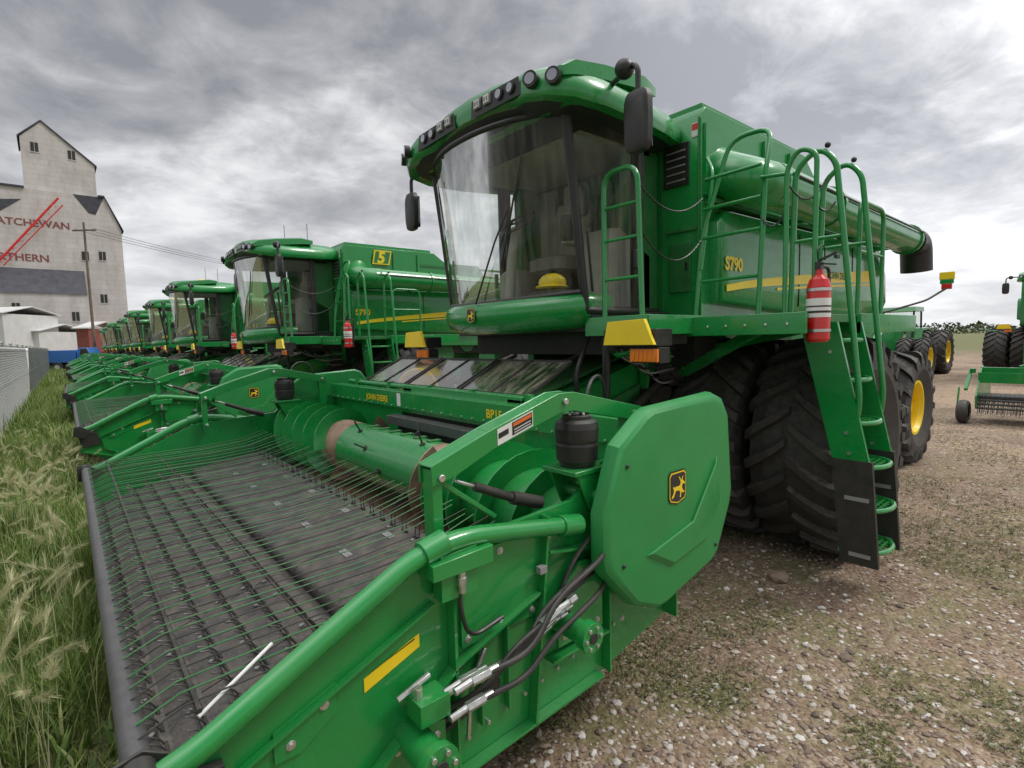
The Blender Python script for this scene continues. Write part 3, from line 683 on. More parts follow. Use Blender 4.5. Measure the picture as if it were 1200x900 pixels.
parts.append(('pickup_belts_and_tines',g.mesh('pickup_belts_and_tines',0)))
g=G(OH)
PXX=.065
g.cyl((PXX,NY-.02,.93),(PXX,FY+.02,.93),.036,GPIPE,20)
for Y in(NY-.05,FY+.05): g.cyl((PXX,Y-.03,.93),(PXX,Y+.03,.93),.044,BLACK,14)
y=NY+.07;i=0
while y<FY-.03:
    jz=random.uniform(-.01,.01);e=random.uniform(-.03,.05)
    g.tube([(PXX+.01,y,.965),(.19,y,1.01),(.55,y+random.uniform(-.008,.008),1.02+jz),(1.0,y+random.uniform(-.01,.01),1.025+jz),(1.35,y+random.uniform(-.015,.015),1.05+jz),(1.62+e,y,1.12+jz)],.0032,DARK if i%3==0 else DGREEN,5,0,False)
    y+=.072;i+=1
g.cyl((.22,NY+.02,1.005),(.22,FY-.02,1.005),.008,DARK,8)
g.cyl((.62,NY+.02,1.010),(.62,FY-.02,1.010),.005,DARK,8)
g.cyl((.22,NY+.05,.97),(.46,NY+.16,1.05),.006,WHITE,8)
parts.append(('wind_guard',g.mesh('wind_guard',0)))
g=G(OH); g2=G(OH)
for a,b in((2.95,3.85),(3.9,4.8),(4.85,5.75)):
    P=[(2.62,a,1.62),(2.62,b,1.62),(3.10,b,1.86),(3.10,a,1.86)]
    g2.add(P,[(0,1,2,3)],PLEXI)
    for i in range(4): g.beam(P[i],P[(i+1)%4],.022,.022,BLACK)
    m=(a+b)/2; g.beam((2.62,m,1.625),(3.1,m,1.865),.012,.012,BLACK)
parts.append(('clear_shields',g2.mesh('clear_shields',0,False)))
parts.append(('shield_frames',g.mesh('shield_frames',0)))
g=G(OH)
sh=[(1.90,1.55),(2.10,1.68),(2.16,1.70),(2.76,1.73),(2.84,1.70),(2.91,1.60),(2.96,1.15),(2.94,1.06),(2.80,.80),(2.74,.76),(2.28,.66),(2.20,.66),(2.02,.74),(1.80,.97),(1.78,1.03),(1.78,1.25)]
def shr(k,y): return [(2.37+(x-2.37)*k,y,1.20+(z-1.20)*k) for x,z in sh]
for Y,sg in((1.60,1),(FY+.07,-1)):
    g.loft([shr(.97,Y+sg*.0),shr(1,Y-sg*.012),shr(.995,Y-sg*.045),shr(.975,Y-sg*.075),shr(.94,Y-sg*.088),shr(.90,Y-sg*.090)],GREEN2)
    lo=[(2.08,.98),(2.30,.86),(2.66,.92),(2.80,1.12),(2.76,1.38),(2.5,1.06)]
    g.loft([[(x,Y-sg*.088,z) for x,z in lo],[(2.45+(x-2.45)*.88,Y-sg*.108,1.06+(z-1.06)*.86) for x,z in lo]],GREEN2)
    g.ab((1.9,min(Y,Y+sg*.08),.9),(2.0,max(Y,Y+sg*.08),1.0),DARK)
    for x,z in((1.95,1.45),(2.75,.86),(1.92,.98)): g.cyl((x,Y-sg*.088,z),(x,Y-sg*.098,z),.012,BLACK,10)
logo(g,(2.36,1.508,1.27),(1,0,0),(0,0,1),.16)
parts.append(('end_shields',g.mesh('end_shields',.006,sharp=28)))
g=G(OH)
g.cyl((1.62,NY,.78),(1.62,NY-.22,.78),.050,GREEN,18);g.cyl((1.62,NY-.2,.78),(1.62,NY-.245,.78),.066,GREEN,12)
for k in range(6): 
    a=k*pi/3; g.cyl((1.62+.045*math.cos(a),NY-.245,.78+.045*math.sin(a)),(1.62+.045*math.cos(a),NY-.253,.78+.045*math.sin(a)),.009,STEEL,6)
g.cyl((1.62,NY-.24,.78),(1.62,NY-.25,.78),.024,BLACK,12)
g.cyl((.86,NY,.62),(.86,NY-.20,.62),.06,GREEN,18);g.cyl((.86,NY-.2,.62),(.86,NY-.235,.62),.078,GREEN,12)
for k in range(6): 
    a=k*pi/3; g.cyl((.86+.055*math.cos(a),NY-.235,.62+.055*math.sin(a)),(.86+.055*math.cos(a),NY-.245,.62+.055*math.sin(a)),.011,STEEL,6)
g.cyl((.86,NY-.235,.62),(.86,NY-.243,.62),.028,DARK,12)
g.box((.90,NY-.10,.76),(.12,.10,.08),GREEN);g.cyl((.86,NY-.10,.80),(.86,NY-.10,.84),.016,STEEL,8)
for k,(z0,z1) in enumerate(((.76,.80),(.80,.87),(.72,.74),(.84,.93))):
    y_=NY-.09-.035*k
    g.tube([(1.05,y_,z0),(1.3,y_-.02,z0+.0),(1.45,y_,z1+.06),(1.8,y_+.03,z1+.14),(2.0,NY-.03,z1+.16)],.012,BLACK,8,.12)
    g.cyl((1.02,y_,z0-.002),(1.10,y_,z0),.020,STEEL,6);g.cyl((.95,y_,z0-.01),(1.03,y_,z0),.014,STEEL,8)
    g.cyl((1.10,y_,z0),(1.14,y_,z0),.016,STEEL,10)
for k in range(3):
    z=.83+.045*k;y_=NY-.10-.03*k
    g.cyl((1.40,y_,z-.03),(1.50,y_,z),.020,STEEL,6);g.cyl((1.50,y_,z),(1.56,y_,z+.012),.014,STEEL,8);g.cyl((1.56,y_,z+.012),(1.60,y_,z+.02),.019,STEEL,6)
    g.tube([(1.40,y_,z-.03),(1.25,y_,z-.07),(1.12,y_+.03,z-.2),(.98,NY-.02,z-.28)],.012,BLACK,8,.1)
g.tube([(1.06,NY-.08,1.22),(1.06,NY-.09,1.02),(1.12,NY-.06,.9),(1.28,NY-.06,.93)],.009,BLACK,6,.1)
g.cyl((1.06,NY-.10,1.22),(1.06,NY-.10,1.12),.015,STEEL,8);g.cyl((1.06,NY-.10,1.18),(1.06,NY-.10,1.15),.020,STEEL,6)
g.tube([(1.2,NY-.04,.82),(1.12,NY-.05,.70),(1.1,NY-.05,.5)],.01,STEEL,6,.05)
g.cyl((.80,NY-.06,.80),(.93,NY-.06,.84),.012,STEEL,8)
g.prism([(.42,.40),(.42,.52),(.50,.56),(.70,.56),(.76,.50),(.76,.40),(.6,.33)],'y',NY-.06,NY-.045,GREEN)
for k in range(6): 
    g.cyl((.46+.055*k,NY-.0605,.47+.02*math.sin(k)),(.46+.055*k,NY-.062,.47+.02*math.sin(k)),.014,DARK,10)
g.cyl((.55,NY,.50),(.55,NY-.09,.50),.03,STEEL,6)
g.prism([(.09,.66),(.05,.80),(.10,.88),(.26,.86),(.30,.70)],'y',NY-.05,NY-.015,BLACK)
g.box((1.50,NY-.06,1.06),(.04,.03,.03),GREY)
g.tube([(1.95,NY-.07,1.2),(1.7,NY-.08,1.08),(1.58,NY-.09,.95),(1.62,NY-.10,.84)],.010,BLACK,6,.1)
parts.append(('hydraulics',g.mesh('hydraulics',.002)))
g=G(OH)
for y in(2.4,5.6):
    g.beam((1.75,y,.45),(1.35,y,.16),.08,.08,GREEN)
    g.lathe([(.12,-.09),(.16,-.10),(.20,-.07),(.21,0),(.20,.07),(.16,.10),(.12,.09)],(1.25,y,.21),(0,1,0),RUB,24)
    g.lathe([(0,-.07),(.12,-.07),(.12,.07),(0,.07)],(1.25,y,.21),(0,1,0),YEL,16)
parts.append(('gauge_wheels',g.mesh('gauge_wheels',0)))
HEAD=parts
dxs=[0,.0,-.12,.1,-.05,.12,-.1,.05,0];rzs=[0,.006,-.01,.012,-.008,.01,-.012,.006,0]
for i in range(9):
    Y=8.02*i
    place('combine_harvester',COMB,(OC[0]+dxs[i],OC[1]+Y,0),rzs[i] if i>1 else 0)
    place('pickup_header',HEAD,(OH[0]+dxs[i],OH[1]+Y,0),rzs[i] if i>1 else 0)
place('combine_harvester',COMB,(29.9,1.9,0))
place('combine_harvester',COMB,(37.0,-8,0))
g=G()
yb=10.58
g.add([(5.10,yb,3.72),(5.50,yb,3.72),(5.56,yb,4.02),(5.16,yb,4.02)],[(0,1,2,3)],YEL)
g.add([(5.13,yb-.002,3.745),(5.47,yb-.002,3.745),(5.53,yb-.002,3.995),(5.19,yb-.002,3.995)],[(0,1,2,3)],DGREEN)
text(g,'5',.34,(5.21,yb-.004,3.755),(1,0,0),(0,0,1),YEL,.015,.2)
single('sale_sticker',g.mesh('sale_sticker',0,False))
# ------------------------------------------------------------ green implement at right
g=G()
Lm=4.6
g.ab((0,-Lm,1.05),(.14,0,1.19),GREEN);g.ab((.9,-Lm,.80),(1.02,0,.92),GREEN)
for y in(0,-1.5,-3.0,-Lm+.03):
    g.prism([(-.45,.35),(-.5,.6),(-.05,1.16),(.15,1.22),(1.05,.94),(1.15,.5),(.6,.3)],'y',y-.03,y,GREEN)
g.beam((-.22,-Lm,.98),(-.22,0,.98),.05,.22,GREEN)
for k in range(4):
    z=.34+.08*k; g.cyl((-.40+.05*k,-Lm,z),(-.40+.05*k,0,z),.025,GPIPE,8)
for k in range(60):
    for j in range(4):
        g.beam((-.35+.12*j,-.05-.075*k,.6),(-.50+.12*j,-.05-.075*k+random.uniform(-.02,.02),.22),.010,.010,DARK)
g.ab((-.3,-Lm,.52),(.8,-.03,.56),DARK)
for y in(.18,-Lm-.18):
    g.beam((.1,y,1.1),(-.35,y,.72),.06,.06,GREEN);g.ab((0,min(y,y*.5),1.06),(.1,max(y,y*.5),1.16),GREEN)
    g.beam((-.35,y+.11,.76),(-.5,y+.11,.28),.03,.05,GREEN)
    g.lathe([(.13,-.08),(.2,-.10),(.24,-.07),(.255,0),(.24,.07),(.2,.10),(.13,.08)],(-.5,y,.255),(0,1,0),RUB,28)
    g.lathe([(0,-.05),(.13,-.06),(.13,.06),(0,.05)],(-.5,y,.255),(0,1,0),GREY,16)
g.beam((.1,-2.3,1.15),(1.8,-2.3,.9),.12,.12,GREEN);g.ab((1.7,-2.9,.5),(1.85,-1.7,1.3),GREEN)
g.beam((.2,-.6,1.2),(1.0,-1.4,1.5),.05,.05,GREEN);g.beam((1.0,-1.4,1.5),(1.7,-2.2,1.25),.05,.05,GREEN)
g.tube([(.2,-1.2,1.2),(.5,-1.3,1.5),(1.2,-1.6,1.4),(1.7,-1.9,1.2)],.02,BLACK,8,.2)
g.ab((.02,-1.9,1.191),(.12,-1.5,1.195),YEL)
single('hay_implement',g.mesh('hay_implement',.004),(15.3,2.25,0),0)
g=G()
for x,R,w,rim in((0,1.0,.55,.5),(-3.0,.85,.5,.42)):
    for y,sd in((-1.7,-1),(-1.05,-.5),(1.05,.5),(1.7,1)): tyre(g,x,y,R,w,rim,sd,18)
    g.cyl((x,-1.6,R),(x,1.6,R),.1,DARK,10)
g.prism([(-4.3,1.1),(-4.35,1.7),(-4.0,1.95),(-1.0,2.15),(-1.0,1.1)],'y',-.42,.42,GREEN)
g.ab((-1.0,-.6,1.0),(.6,.6,1.5),DARK)
g.prism([(-.95,1.5),(-.75,2.9),(.45,2.9),(.6,1.5)],'y',-.75,.75,GLASS)
g.prism([(-1.0,2.9),(-.9,3.1),(.5,3.1),(.6,2.9)],'y',-.85,.85,GREEN)
for x in(-.95,.6):
    for y in(-.76,.76): g.tube([(x,y,1.5),(x*.8,y,2.9)],.04,BLACK,8)
for y in(-1,1): g.prism([(-.9,1.6),(-.7,2.1),(.6,2.15),(1.0,1.6),(.9,1.6),(.5,2.05),(-.6,2.0),(-.8,1.6)],'y',y*.8-.3,y*.8+.3,GREEN)
g.cyl((-2,.35,2.0),(-2,.35,3.0),.05,BLACK,10)
single('farm_tractor',g.mesh('farm_tractor',0),(30.8,7.6,0))
# ------------------------------------------------------------ fence
g=G()
FX=-1.32
y=2.0
while y<70:
    g.cyl((FX,y,0),(FX,y,2.3),.035,STEEL,8);g.ell((FX,y,2.31),(.045,.045,.03),STEEL,8,5);y+=3
g.cyl((FX,2,2.24),(FX,70,2.24),.021,STEEL,8)
SL=paint('fence_slat',(.20,.215,.23),.45,.4,0,.2,.35,1.2)
y=2.05
while y<70:
    g.ab((FX+.03+random.uniform(-.006,.006),y,.06),(FX+.036,y+.055,2.2+random.uniform(-.012,.012)),SL);y+=.092
for z in(.3,1.2,2.1): g.cyl((FX+.045,2,z),(FX+.045,70,z),.004,STEEL,5)
y=2.0
while y<30:
    for dz in (1,-1):
        z0,z1=(.06,2.2) if dz>0 else (2.2,.06)
        g.beam((FX+.043,y,z0),(FX+.043,y+2.1,z1),.005,.005,STEEL)
    y+=.13
single('slatted_fence',g.mesh('slatted_fence',0,False))
# ------------------------------------------------------------ elevator
def siding(name,col,stain=.35):
    m,nt,out=newmat(name);L=nt.links
    p=nn(nt,'ShaderNodeBsdfPrincipled');L.new(p.outputs[0],out.inputs[0]);p.inputs['Roughness'].default_value=.85
    tc=nn(nt,'ShaderNodeTexCoord')
    w=nn(nt,'ShaderNodeTexBrick');w.inputs['Scale'].default_value=1;w.inputs['Color1'].default_value=(*col,1);w.inputs['Color2'].default_value=(col[0]*.90,col[1]*.90,col[2]*.89,1);w.inputs['Mortar'].default_value=(col[0]*.68,col[1]*.68,col[2]*.68,1)
    w.inputs['Brick Width'].default_value=3.2;w.inputs['Row Height'].default_value=.8;w.inputs['Mortar Size'].default_value=.02
    sp=nn(nt,'ShaderNodeSeparateXYZ');cb=nn(nt,'ShaderNodeCombineXYZ');L.new(tc.outputs['Object'],sp.inputs[0])
    ad=nn(nt,'ShaderNodeMath',operation='ADD');L.new(sp.outputs[0],ad.inputs[0]);L.new(sp.outputs[1],ad.inputs[1])
    L.new(ad.outputs[0],cb.inputs[0]);L.new(sp.outputs[2],cb.inputs[1]);L.new(cb.outputs[0],w.inputs['Vector'])
    n=nn(nt,'ShaderNodeTexNoise');n.inputs['Scale'].default_value=.5;n.inputs['Detail'].default_value=10;n.inputs['Roughness'].default_value=.7
    mp=nn(nt,'ShaderNodeMapping');mp.inputs['Scale'].default_value=(1,1,.35);L.new(tc.outputs['Object'],mp.inputs[0]);L.new(mp.outputs[0],n.inputs['Vector'])
    mr=nn(nt,'ShaderNodeMapRange');mr.inputs[1].default_value=.42;mr.inputs[2].default_value=.72;mr.inputs[3].default_value=0;mr.inputs[4].default_value=stain*1.8;L.new(n.outputs[0],mr.inputs[0])
    mx=nn(nt,'ShaderNodeMix',data_type='RGBA');L.new(mr.outputs[0],mx.inputs[0]);L.new(w.outputs[0],mx.inputs[6]);mx.inputs[7].default_value=(col[0]*.5,col[1]*.48,col[2]*.47,1)
    L.new(mx.outputs[2],p.inputs['Base Color']);return m
WALL=siding('weathered_siding',(.60,.57,.55));ROOF=paint('dark_shingles',(.055,.06,.08),.8,0,0,.1,.3,1)
MAROON=paint('faded_maroon_letters',(.24,.07,.07),.8,0,0,.2,.3,2)
F=Vector((.643,.766,0));Rr=Vector((.766,-.643,0))
def cf(r,f,z): 
    v=F*f+Rr*r;return (v.x,v.y,z)
fE=84
ang=math.atan2(Rr.y,Rr.x)
th0=math.atan(540/620);DE=fE/math.cos(th0)
Eo=cf(-540/620*fE,fE,0)
def EP(u,v):
    a=(u-600)/620;b=(450-v)/620
    a,b=a+.025*b,b-.025*a
    k=.9965+.0837*b
    x=DE*math.tan(math.atan(a/k)+th0);f=fE+.657*x
    return x,2.05+f*(-.0837+.9965*b)/k
XE=lambda u,v=400:EP(u,v)[0]
ZE=lambda v,u=60:EP(u,v)[1]
parts=[]
g=G()
cL=EP(22,157);cP=EP(47,140);cR=EP(111,193)
bL=EP(-20,232);bR=EP(122,232);bE=EP(142,270);zB=bR[1]
g.prism([(cL[0],zB-2),cL,cP,cR,(cR[0],zB-2)],'y',1.0,9,WALL)
xl=XE(-75,300)
g.prism([(xl,0),(xl,ZE(262,-40)),(bL[0],zB),(bR[0],zB),bE,(bE[0],0)],'y',0,14,WALL)
parts.append(('walls',g.mesh('elev_walls',0)))
g=G()
def rs(a,b,y0,y1,t=.25,ea=.3,eb=.3):
    g.prism([(a[0]-ea,a[1]+.02),(b[0]+eb,b[1]+.02),(b[0]+eb,b[1]+t),(a[0]-ea,a[1]+t)],'y',y0,y1,ROOF)
rs((cL[0],cL[1]-.15),cP,.8,9.3,eb=0);rs(cP,(cR[0],cR[1]-.2),.8,9.3,ea=0)
rs((xl,ZE(262,-40)),(bL[0],zB),-.3,14.3,eb=0);rs((bR[0],zB),(bE[0],bE[1]-.3),-.3,14.3,ea=0);rs((bL[0],zB),(cL[0]-.02,zB),-.3,14.3,.3,0,0)
rs((cR[0]+.02,zB),(bR[0],zB),-.3,14.3,.3,0,0)
zt_,zb_=ZE(316),ZE(346)
g.prism([(-3.4,zb_),(-.1,zt_),(-.05,zt_),(-.05,zb_)],'x',XE(-60),XE(106),ROOF)
def fl(pts): g.add([(EP(u,v)[0],-.05,min(EP(u,v)[1],zB)) for u,v in pts],[tuple(range(len(pts)))],ROOF)
fl([(85,226),(121,229),(112,252),(104,250)]);fl([(-18,233),(25,233),(2,246),(-18,262)])
parts.append(('roofs',g.mesh('elev_roofs',0)))
g=G()
g.ab((XE(-60),-3.2,0),(XE(105),-.06,ZE(346)),WALL)
parts.append(('annex',g.mesh('elev_annex',0)))
g=G()
for u,v in((84,180),(40,170),(100,300),(120,300),(122,350),(20,362),(60,380),(88,372),(122,390)):
    yy=-.06
    if v>350 and u<106: yy=-3.26
    if v<200: yy=.94
    X_,Z_=EP(u,v)
    g.ab((X_-.45,yy,Z_-.7),(X_+.45,yy+.04,Z_+.7),DARK);g.ab((X_-.55,yy-.02,Z_-.85),(X_+.55,yy+.03,Z_-.72),WALL);g.ab((X_-.03,yy-.01,Z_-.7),(X_+.03,yy-.002,Z_+.7),WALL)
text(g,'SASKATCHEWAN',1.5,(XE(-42,260),-.04,ZE(260,-20)),(1,0,0),(0,0,1),MAROON,.03)
text(g,'NORTHERN',1.55,(XE(-30,304),-.04,ZE(304,0)),(1,0,0),(0,0,1),MAROON,.03)
a0,a1=EP(-5,312),EP(68,234)
g.tube([(a0[0],-1.5,a0[1]),(a1[0],-1.2,a1[1])],.16,RED,8);g.tube([(a0[0]+.9,-1.5,a0[1]),(a1[0]+.5,-1.2,a1[1]-1)],.08,RED,8)
for k in range(9):
    t=k/9;g.tube([(a0[0]+(a1[0]-a0[0])*t,-1.4,a0[1]+(a1[1]-a0[1])*t),(a0[0]+.9+(a1[0]-.4-a0[0])*t,-1.4,a0[1]+(a1[1]-1-a0[1])*(t+.06))],.05,RED,6)
parts.append(('windows_letters_spout',g.mesh('elev_detail',0)))
place('grain_elevator',parts,Eo,ang+th0)
def shed(name,u0,u1,v1,depth,wm,rm,f=60,ridge=1.0):
    g=G();s=f/620;w=(u1-u0)*s;h=(411-v1)*s+2.05
    g.ab((0,0,0),(w,depth,h),wm)
    g.prism([(-.3,h),(depth/2,h+ridge),(depth+.3,h),(depth+.3,h+.12),(depth/2,h+ridge+.12),(-.3,h+.12)],'x',-.3,w+.3,rm)
    g.ab((w*.2,-.05,0),(w*.45,0,2.2),DARK);g.ab((w*.6,-.04,1.2),(w*.8,0,2.0),DARK)
    single(name,g.mesh(name,0),cf((u0-600)/620*f,f,0),ang)
WSH=paint('white_metal_siding',(.62,.62,.61),.6,0,0,.1,.1,1)
BRK=paint('red_siding',(.22,.05,.04),.7,0,0,.15,.2,2)
shed('storage_shed',-60,10,366,8,WSH,WSH,66)
shed('storage_shed',14,50,388,8,WSH,WSH,70)
shed('red_shed',94,108,386,5,BRK,WSH,62,.8)
shed('storage_shed',112,150,398,6,WSH,ROOF,78,.8)
g=G()
WOOD=paint('weathered_wood',(.16,.12,.09),.85,0,0,.2,.3,3)
px=cf((114-600)/620*55,55,0)
g.cyl((px[0],px[1],0),(px[0],px[1],15),.15,WOOD,10,.10)
g.beam(Vector((px[0],px[1],14.2))-Rr*1.2,Vector((px[0],px[1],14.2))+Rr*1.2,.12,.14,WOOD)
for k in(-1,0,1):
    a=Vector((px[0],px[1],14.35))+Rr*k
    b=Vector(cf((470-600)/620*95,95,13.2))+Rr*k
    pts=[a.lerp(b,t/16)-Vector((0,0,1.6*4*(t/16)*(1-t/16))) for t in range(17)]
    g.tube(pts,.022,BLACK,5)
b=Vector(cf((470-600)/620*95,95,0))
g.cyl(b,b+Vector((0,0,13.5)),.17,WOOD,8,.12)
single('utility_poles',g.mesh('utility_poles',0))
g=G()
BLUE=paint('blue_paint',(.03,.16,.50),.4,0,.2,.1,.1)
g.ab((-2.6,-1,.9),(1.0,1,2.1),BLUE);g.prism([(1.1,.7),(1.1,2.0),(1.3,2.3),(2.0,2.3),(2.3,1.6),(3.1,1.5),(3.15,.7)],'y',-.95,.95,BLUE)
g.prism([(1.35,1.6),(1.42,2.2),(1.95,2.2),(2.2,1.62)],'y',-.96,.96,DARK);g.ab((-2.6,-.5,.6),(3.0,.5,.9),DARK)
for x in(-1.6,-.6,2.3):
    for y in(-.9,.9): g.lathe([(.25,-.14),(.46,-.14),(.48,0),(.46,.14),(.25,.14)],(x,y,.48),(0,1,0),RUB,20);g.lathe([(0,-.1),(.25,-.12),(.25,.12),(0,.1)],(x,y,.48),(0,1,0),WHITE,16)
single('blue_grain_truck',g.mesh('blue_grain_truck',.03),cf((84-600)/620*52,52,0),ang+.2)
# ------------------------------------------------------------ ground
def ground():
    m,nt,out=newmat('gravel_ground');L=nt.links
    p=nn(nt,'ShaderNodeBsdfPrincipled');L.new(p.outputs[0],out.inputs[0]);p.inputs['Roughness'].default_value=.9
    tc=nn(nt,'ShaderNodeTexCoord');V=tc.outputs['Object']
    def vor(scale,feat='F1'):
        v=nn(nt,'ShaderNodeTexVoronoi',feature=feat);v.inputs['Scale'].default_value=scale;L.new(V,v.inputs['Vector']);return v
    def noi(scale,d=8,r=.6):
        n=nn(nt,'ShaderNodeTexNoise');n.inputs['Scale'].default_value=scale;n.inputs['Detail'].default_value=d;n.inputs['Roughness'].default_value=r;L.new(V,n.inputs['Vector']);return n
    def ramp(src,stops):
        r=nn(nt,'ShaderNodeValToRGB');el=r.color_ramp.elements
        while len(el)<len(stops):el.new(.5)
        for e,(q,c) in zip(el,stops):e.position=q;e.color=(*c,1)
        L.new(src,r.inputs[0]);return r
    v1=vor(34);v2=vor(80)
    s1=nn(nt,'ShaderNodeSeparateColor');L.new(v1.outputs['Color'],s1.inputs[0])
    c1=ramp(s1.outputs[0],[(0,(.16,.105,.07)),(.35,(.28,.195,.135)),(.6,(.34,.25,.18)),(.85,(.42,.34,.26)),(1,(.60,.54,.46))])
    s2=nn(nt,'ShaderNodeSeparateColor');L.new(v2.outputs['Color'],s2.inputs[0])
    c2=ramp(s2.outputs[1],[(0,(.18,.12,.08)),(.5,(.29,.205,.145)),(1,(.39,.30,.22))])
    nb=noi(9,8,.7);mr=nn(nt,'ShaderNodeMapRange');mr.inputs[1].default_value=.42;mr.inputs[2].default_value=.58;L.new(nb.outputs[0],mr.inputs[0])
    mx=nn(nt,'ShaderNodeMix',data_type='RGBA');L.new(mr.outputs[0],mx.inputs[0]);L.new(c1.outputs[0],mx.inputs[6]);L.new(c2.outputs[0],mx.inputs[7])
    nl=noi(.45,8,.65);cl=ramp(nl.outputs[0],[(.36,(.55,.50,.45)),(.5,(.92,.88,.84)),(.64,(1.2,1.14,1.06))])
    mm=nn(nt,'ShaderNodeMix',data_type='RGBA',blend_type='MULTIPLY');mm.inputs[0].default_value=1;L.new(mx.outputs[2],mm.inputs[6]);L.new(cl.outputs[0],mm.inputs[7])
    ng=noi(.9,12,.78);gm=nn(nt,'ShaderNodeMapRange');gm.inputs[1].default_value=.47;gm.inputs[2].default_value=.58;gm.inputs[3].default_value=0;gm.inputs[4].default_value=.75;L.new(ng.outputs[0],gm.inputs[0])
    sp=nn(nt,'ShaderNodeSeparateXYZ');L.new(V,sp.inputs[0])
    xm=nn(nt,'ShaderNodeMapRange');xm.inputs[1].default_value=.9;xm.inputs[2].default_value=-.1;xm.inputs[3].default_value=0;xm.inputs[4].default_value=1;L.new(sp.outputs[0],xm.inputs[0])
    nearf=nn(nt,'ShaderNodeMapRange');nearf.inputs[1].default_value=12;nearf.inputs[2].default_value=4;nearf.inputs[3].default_value=.3;nearf.inputs[4].default_value=1;L.new(sp.outputs[0],nearf.inputs[0])
    gq=nn(nt,'ShaderNodeMath',operation='MULTIPLY');L.new(gm.outputs[0],gq.inputs[0]);L.new(nearf.outputs[0],gq.inputs[1])
    far=nn(nt,'ShaderNodeMapRange');far.inputs[1].default_value=45;far.inputs[2].default_value=70;L.new(sp.outputs[0],far.inputs[0])
    a1=nn(nt,'ShaderNodeMath',operation='MAXIMUM');L.new(gq.outputs[0],a1.inputs[0]);L.new(xm.outputs[0],a1.inputs[1])
    a2=nn(nt,'ShaderNodeMath',operation='MAXIMUM');L.new(a1.outputs[0],a2.inputs[0]);L.new(far.outputs[0],a2.inputs[1])
    ngc=noi(38,6,.7);gc=ramp(ngc.outputs[0],[(.3,(.05,.06,.02)),(.5,(.135,.145,.05)),(.7,(.25,.22,.10))])
    m2=nn(nt,'ShaderNodeMix',data_type='RGBA');L.new(a2.outputs[0],m2.inputs[0]);L.new(mm.outputs[2],m2.inputs[6]);L.new(gc.outputs[0],m2.inputs[7])
    L.new(m2.outputs[2],p.inputs['Base Color'])
    ad=nn(nt,'ShaderNodeMath',operation='ADD');L.new(v1.outputs['Distance'],ad.inputs[0]);L.new(nb.outputs[0],ad.inputs[1])
    bp=nn(nt,'ShaderNodeBump');bp.inputs['Strength'].default_value=.7;bp.inputs['Distance'].default_value=.02;bp.invert=True
    L.new(ad.outputs[0],bp.inputs['Height']);L.new(bp.outputs[0],p.inputs['Normal'])
    return m
GM=ground()
g=G();g.add([(-1500,-1500,0),(1500,-1500,0),(1500,1500,0),(-1500,1500,0)],[(0,1,2,3)],GM)
single('ground',g.mesh('ground',0,False))
def vmat(name,stops,rough=.85,tr=0):
    m,nt,out=newmat(name);L=nt.links
    p=nn(nt,'ShaderNodeBsdfPrincipled');p.inputs['Roughness'].default_value=rough
    gi=nn(nt,'ShaderNodeNewGeometry')
    r=nn(nt,'ShaderNodeValToRGB');el=r.color_ramp.elements
    while len(el)<len(stops):el.new(.5)
    for e,(q,c) in zip(el,stops):e.position=q;e.color=(*c,1)
    L.new(gi.outputs['Random Per Island'],r.inputs[0]);L.new(r.outputs[0],p.inputs['Base Color'])
    if tr:
        t=nn(nt,'ShaderNodeBsdfTranslucent');L.new(r.outputs[0],t.inputs[0]);mx=nn(nt,'ShaderNodeMixShader');mx.inputs[0].default_value=tr
        L.new(p.outputs[0],mx.inputs[1]);L.new(t.outputs[0],mx.inputs[2]);L.new(mx.outputs[0],out.inputs[0])
    else: L.new(p.outputs[0],out.inputs[0])
    return m
PEB=vmat('pebble_stone',[(0,(.13,.10,.08)),(.3,(.28,.20,.15)),(.6,(.38,.30,.235)),(.85,(.46,.42,.37)),(1,(.68,.65,.60))])
vs=[];fs=[]
ico=[(0,0,1),(.9,0,.4),(.28,.85,.4),(-.72,.53,.4),(-.72,-.53,.4),(.28,-.85,.4),(.72,.53,-.4),(-.28,.85,-.4),(-.9,0,-.4),(-.28,-.85,-.4),(.72,-.53,-.4),(0,0,-1)]
icf=[(0,1,2),(0,2,3),(0,3,4),(0,4,5),(0,5,1),(1,6,2),(2,6,7),(2,7,3),(3,7,8),(3,8,4),(4,8,9),(4,9,5),(5,9,10),(5,10,1),(1,10,6),(11,7,6),(11,8,7),(11,9,8),(11,10,9),(11,6,10)]
for k in range(12000):
    d=2.2+ (random.random()**1.6)*11
    r=d*random.uniform(-.12,1.05);v=F*d+Rr*r
    if v.x<.6: continue
    s=random.choice((.006,.008,.010,.012,.016,.022 if random.random()<.4 else .01));sx_,sy_,sz_=s*random.uniform(.8,1.6),s*random.uniform(.8,1.3),s*random.uniform(.4,.8)
    ca,sa=math.cos(k),math.sin(k);b=len(vs)
    for x,y,z in ico:
        q=random.uniform(.8,1.2);x*=sx_*q;y*=sy_*q
        vs.append((v.x+ca*x-sa*y,v.y+sa*x+ca*y,sz_*.35+z*sz_*q))
    fs+=[tuple(b+i for i in f) for f in icf]
for (X,Y,s) in((4.4,1.85,.09),(3.6,1.1,.04),(2.9,.35,.03)):
    b=len(vs)
    for x,y,z in ico: q=random.uniform(.8,1.15);vs.append((X+x*s*q*1.2,Y+y*s*q,s*.3+z*s*.6*q))
    fs+=[tuple(b+i for i in f) for f in icf]
me=bpy.data.meshes.new('gravel_stones');me.from_pydata(vs,[],fs);me.materials.append(PEB);single('gravel_stones',me)
GR=vmat('grass_blades',[(0,(.06,.115,.02)),(.3,(.12,.21,.035)),(.6,(.20,.30,.06)),(.85,(.30,.37,.10)),(1,(.46,.44,.20))],.6,.3)
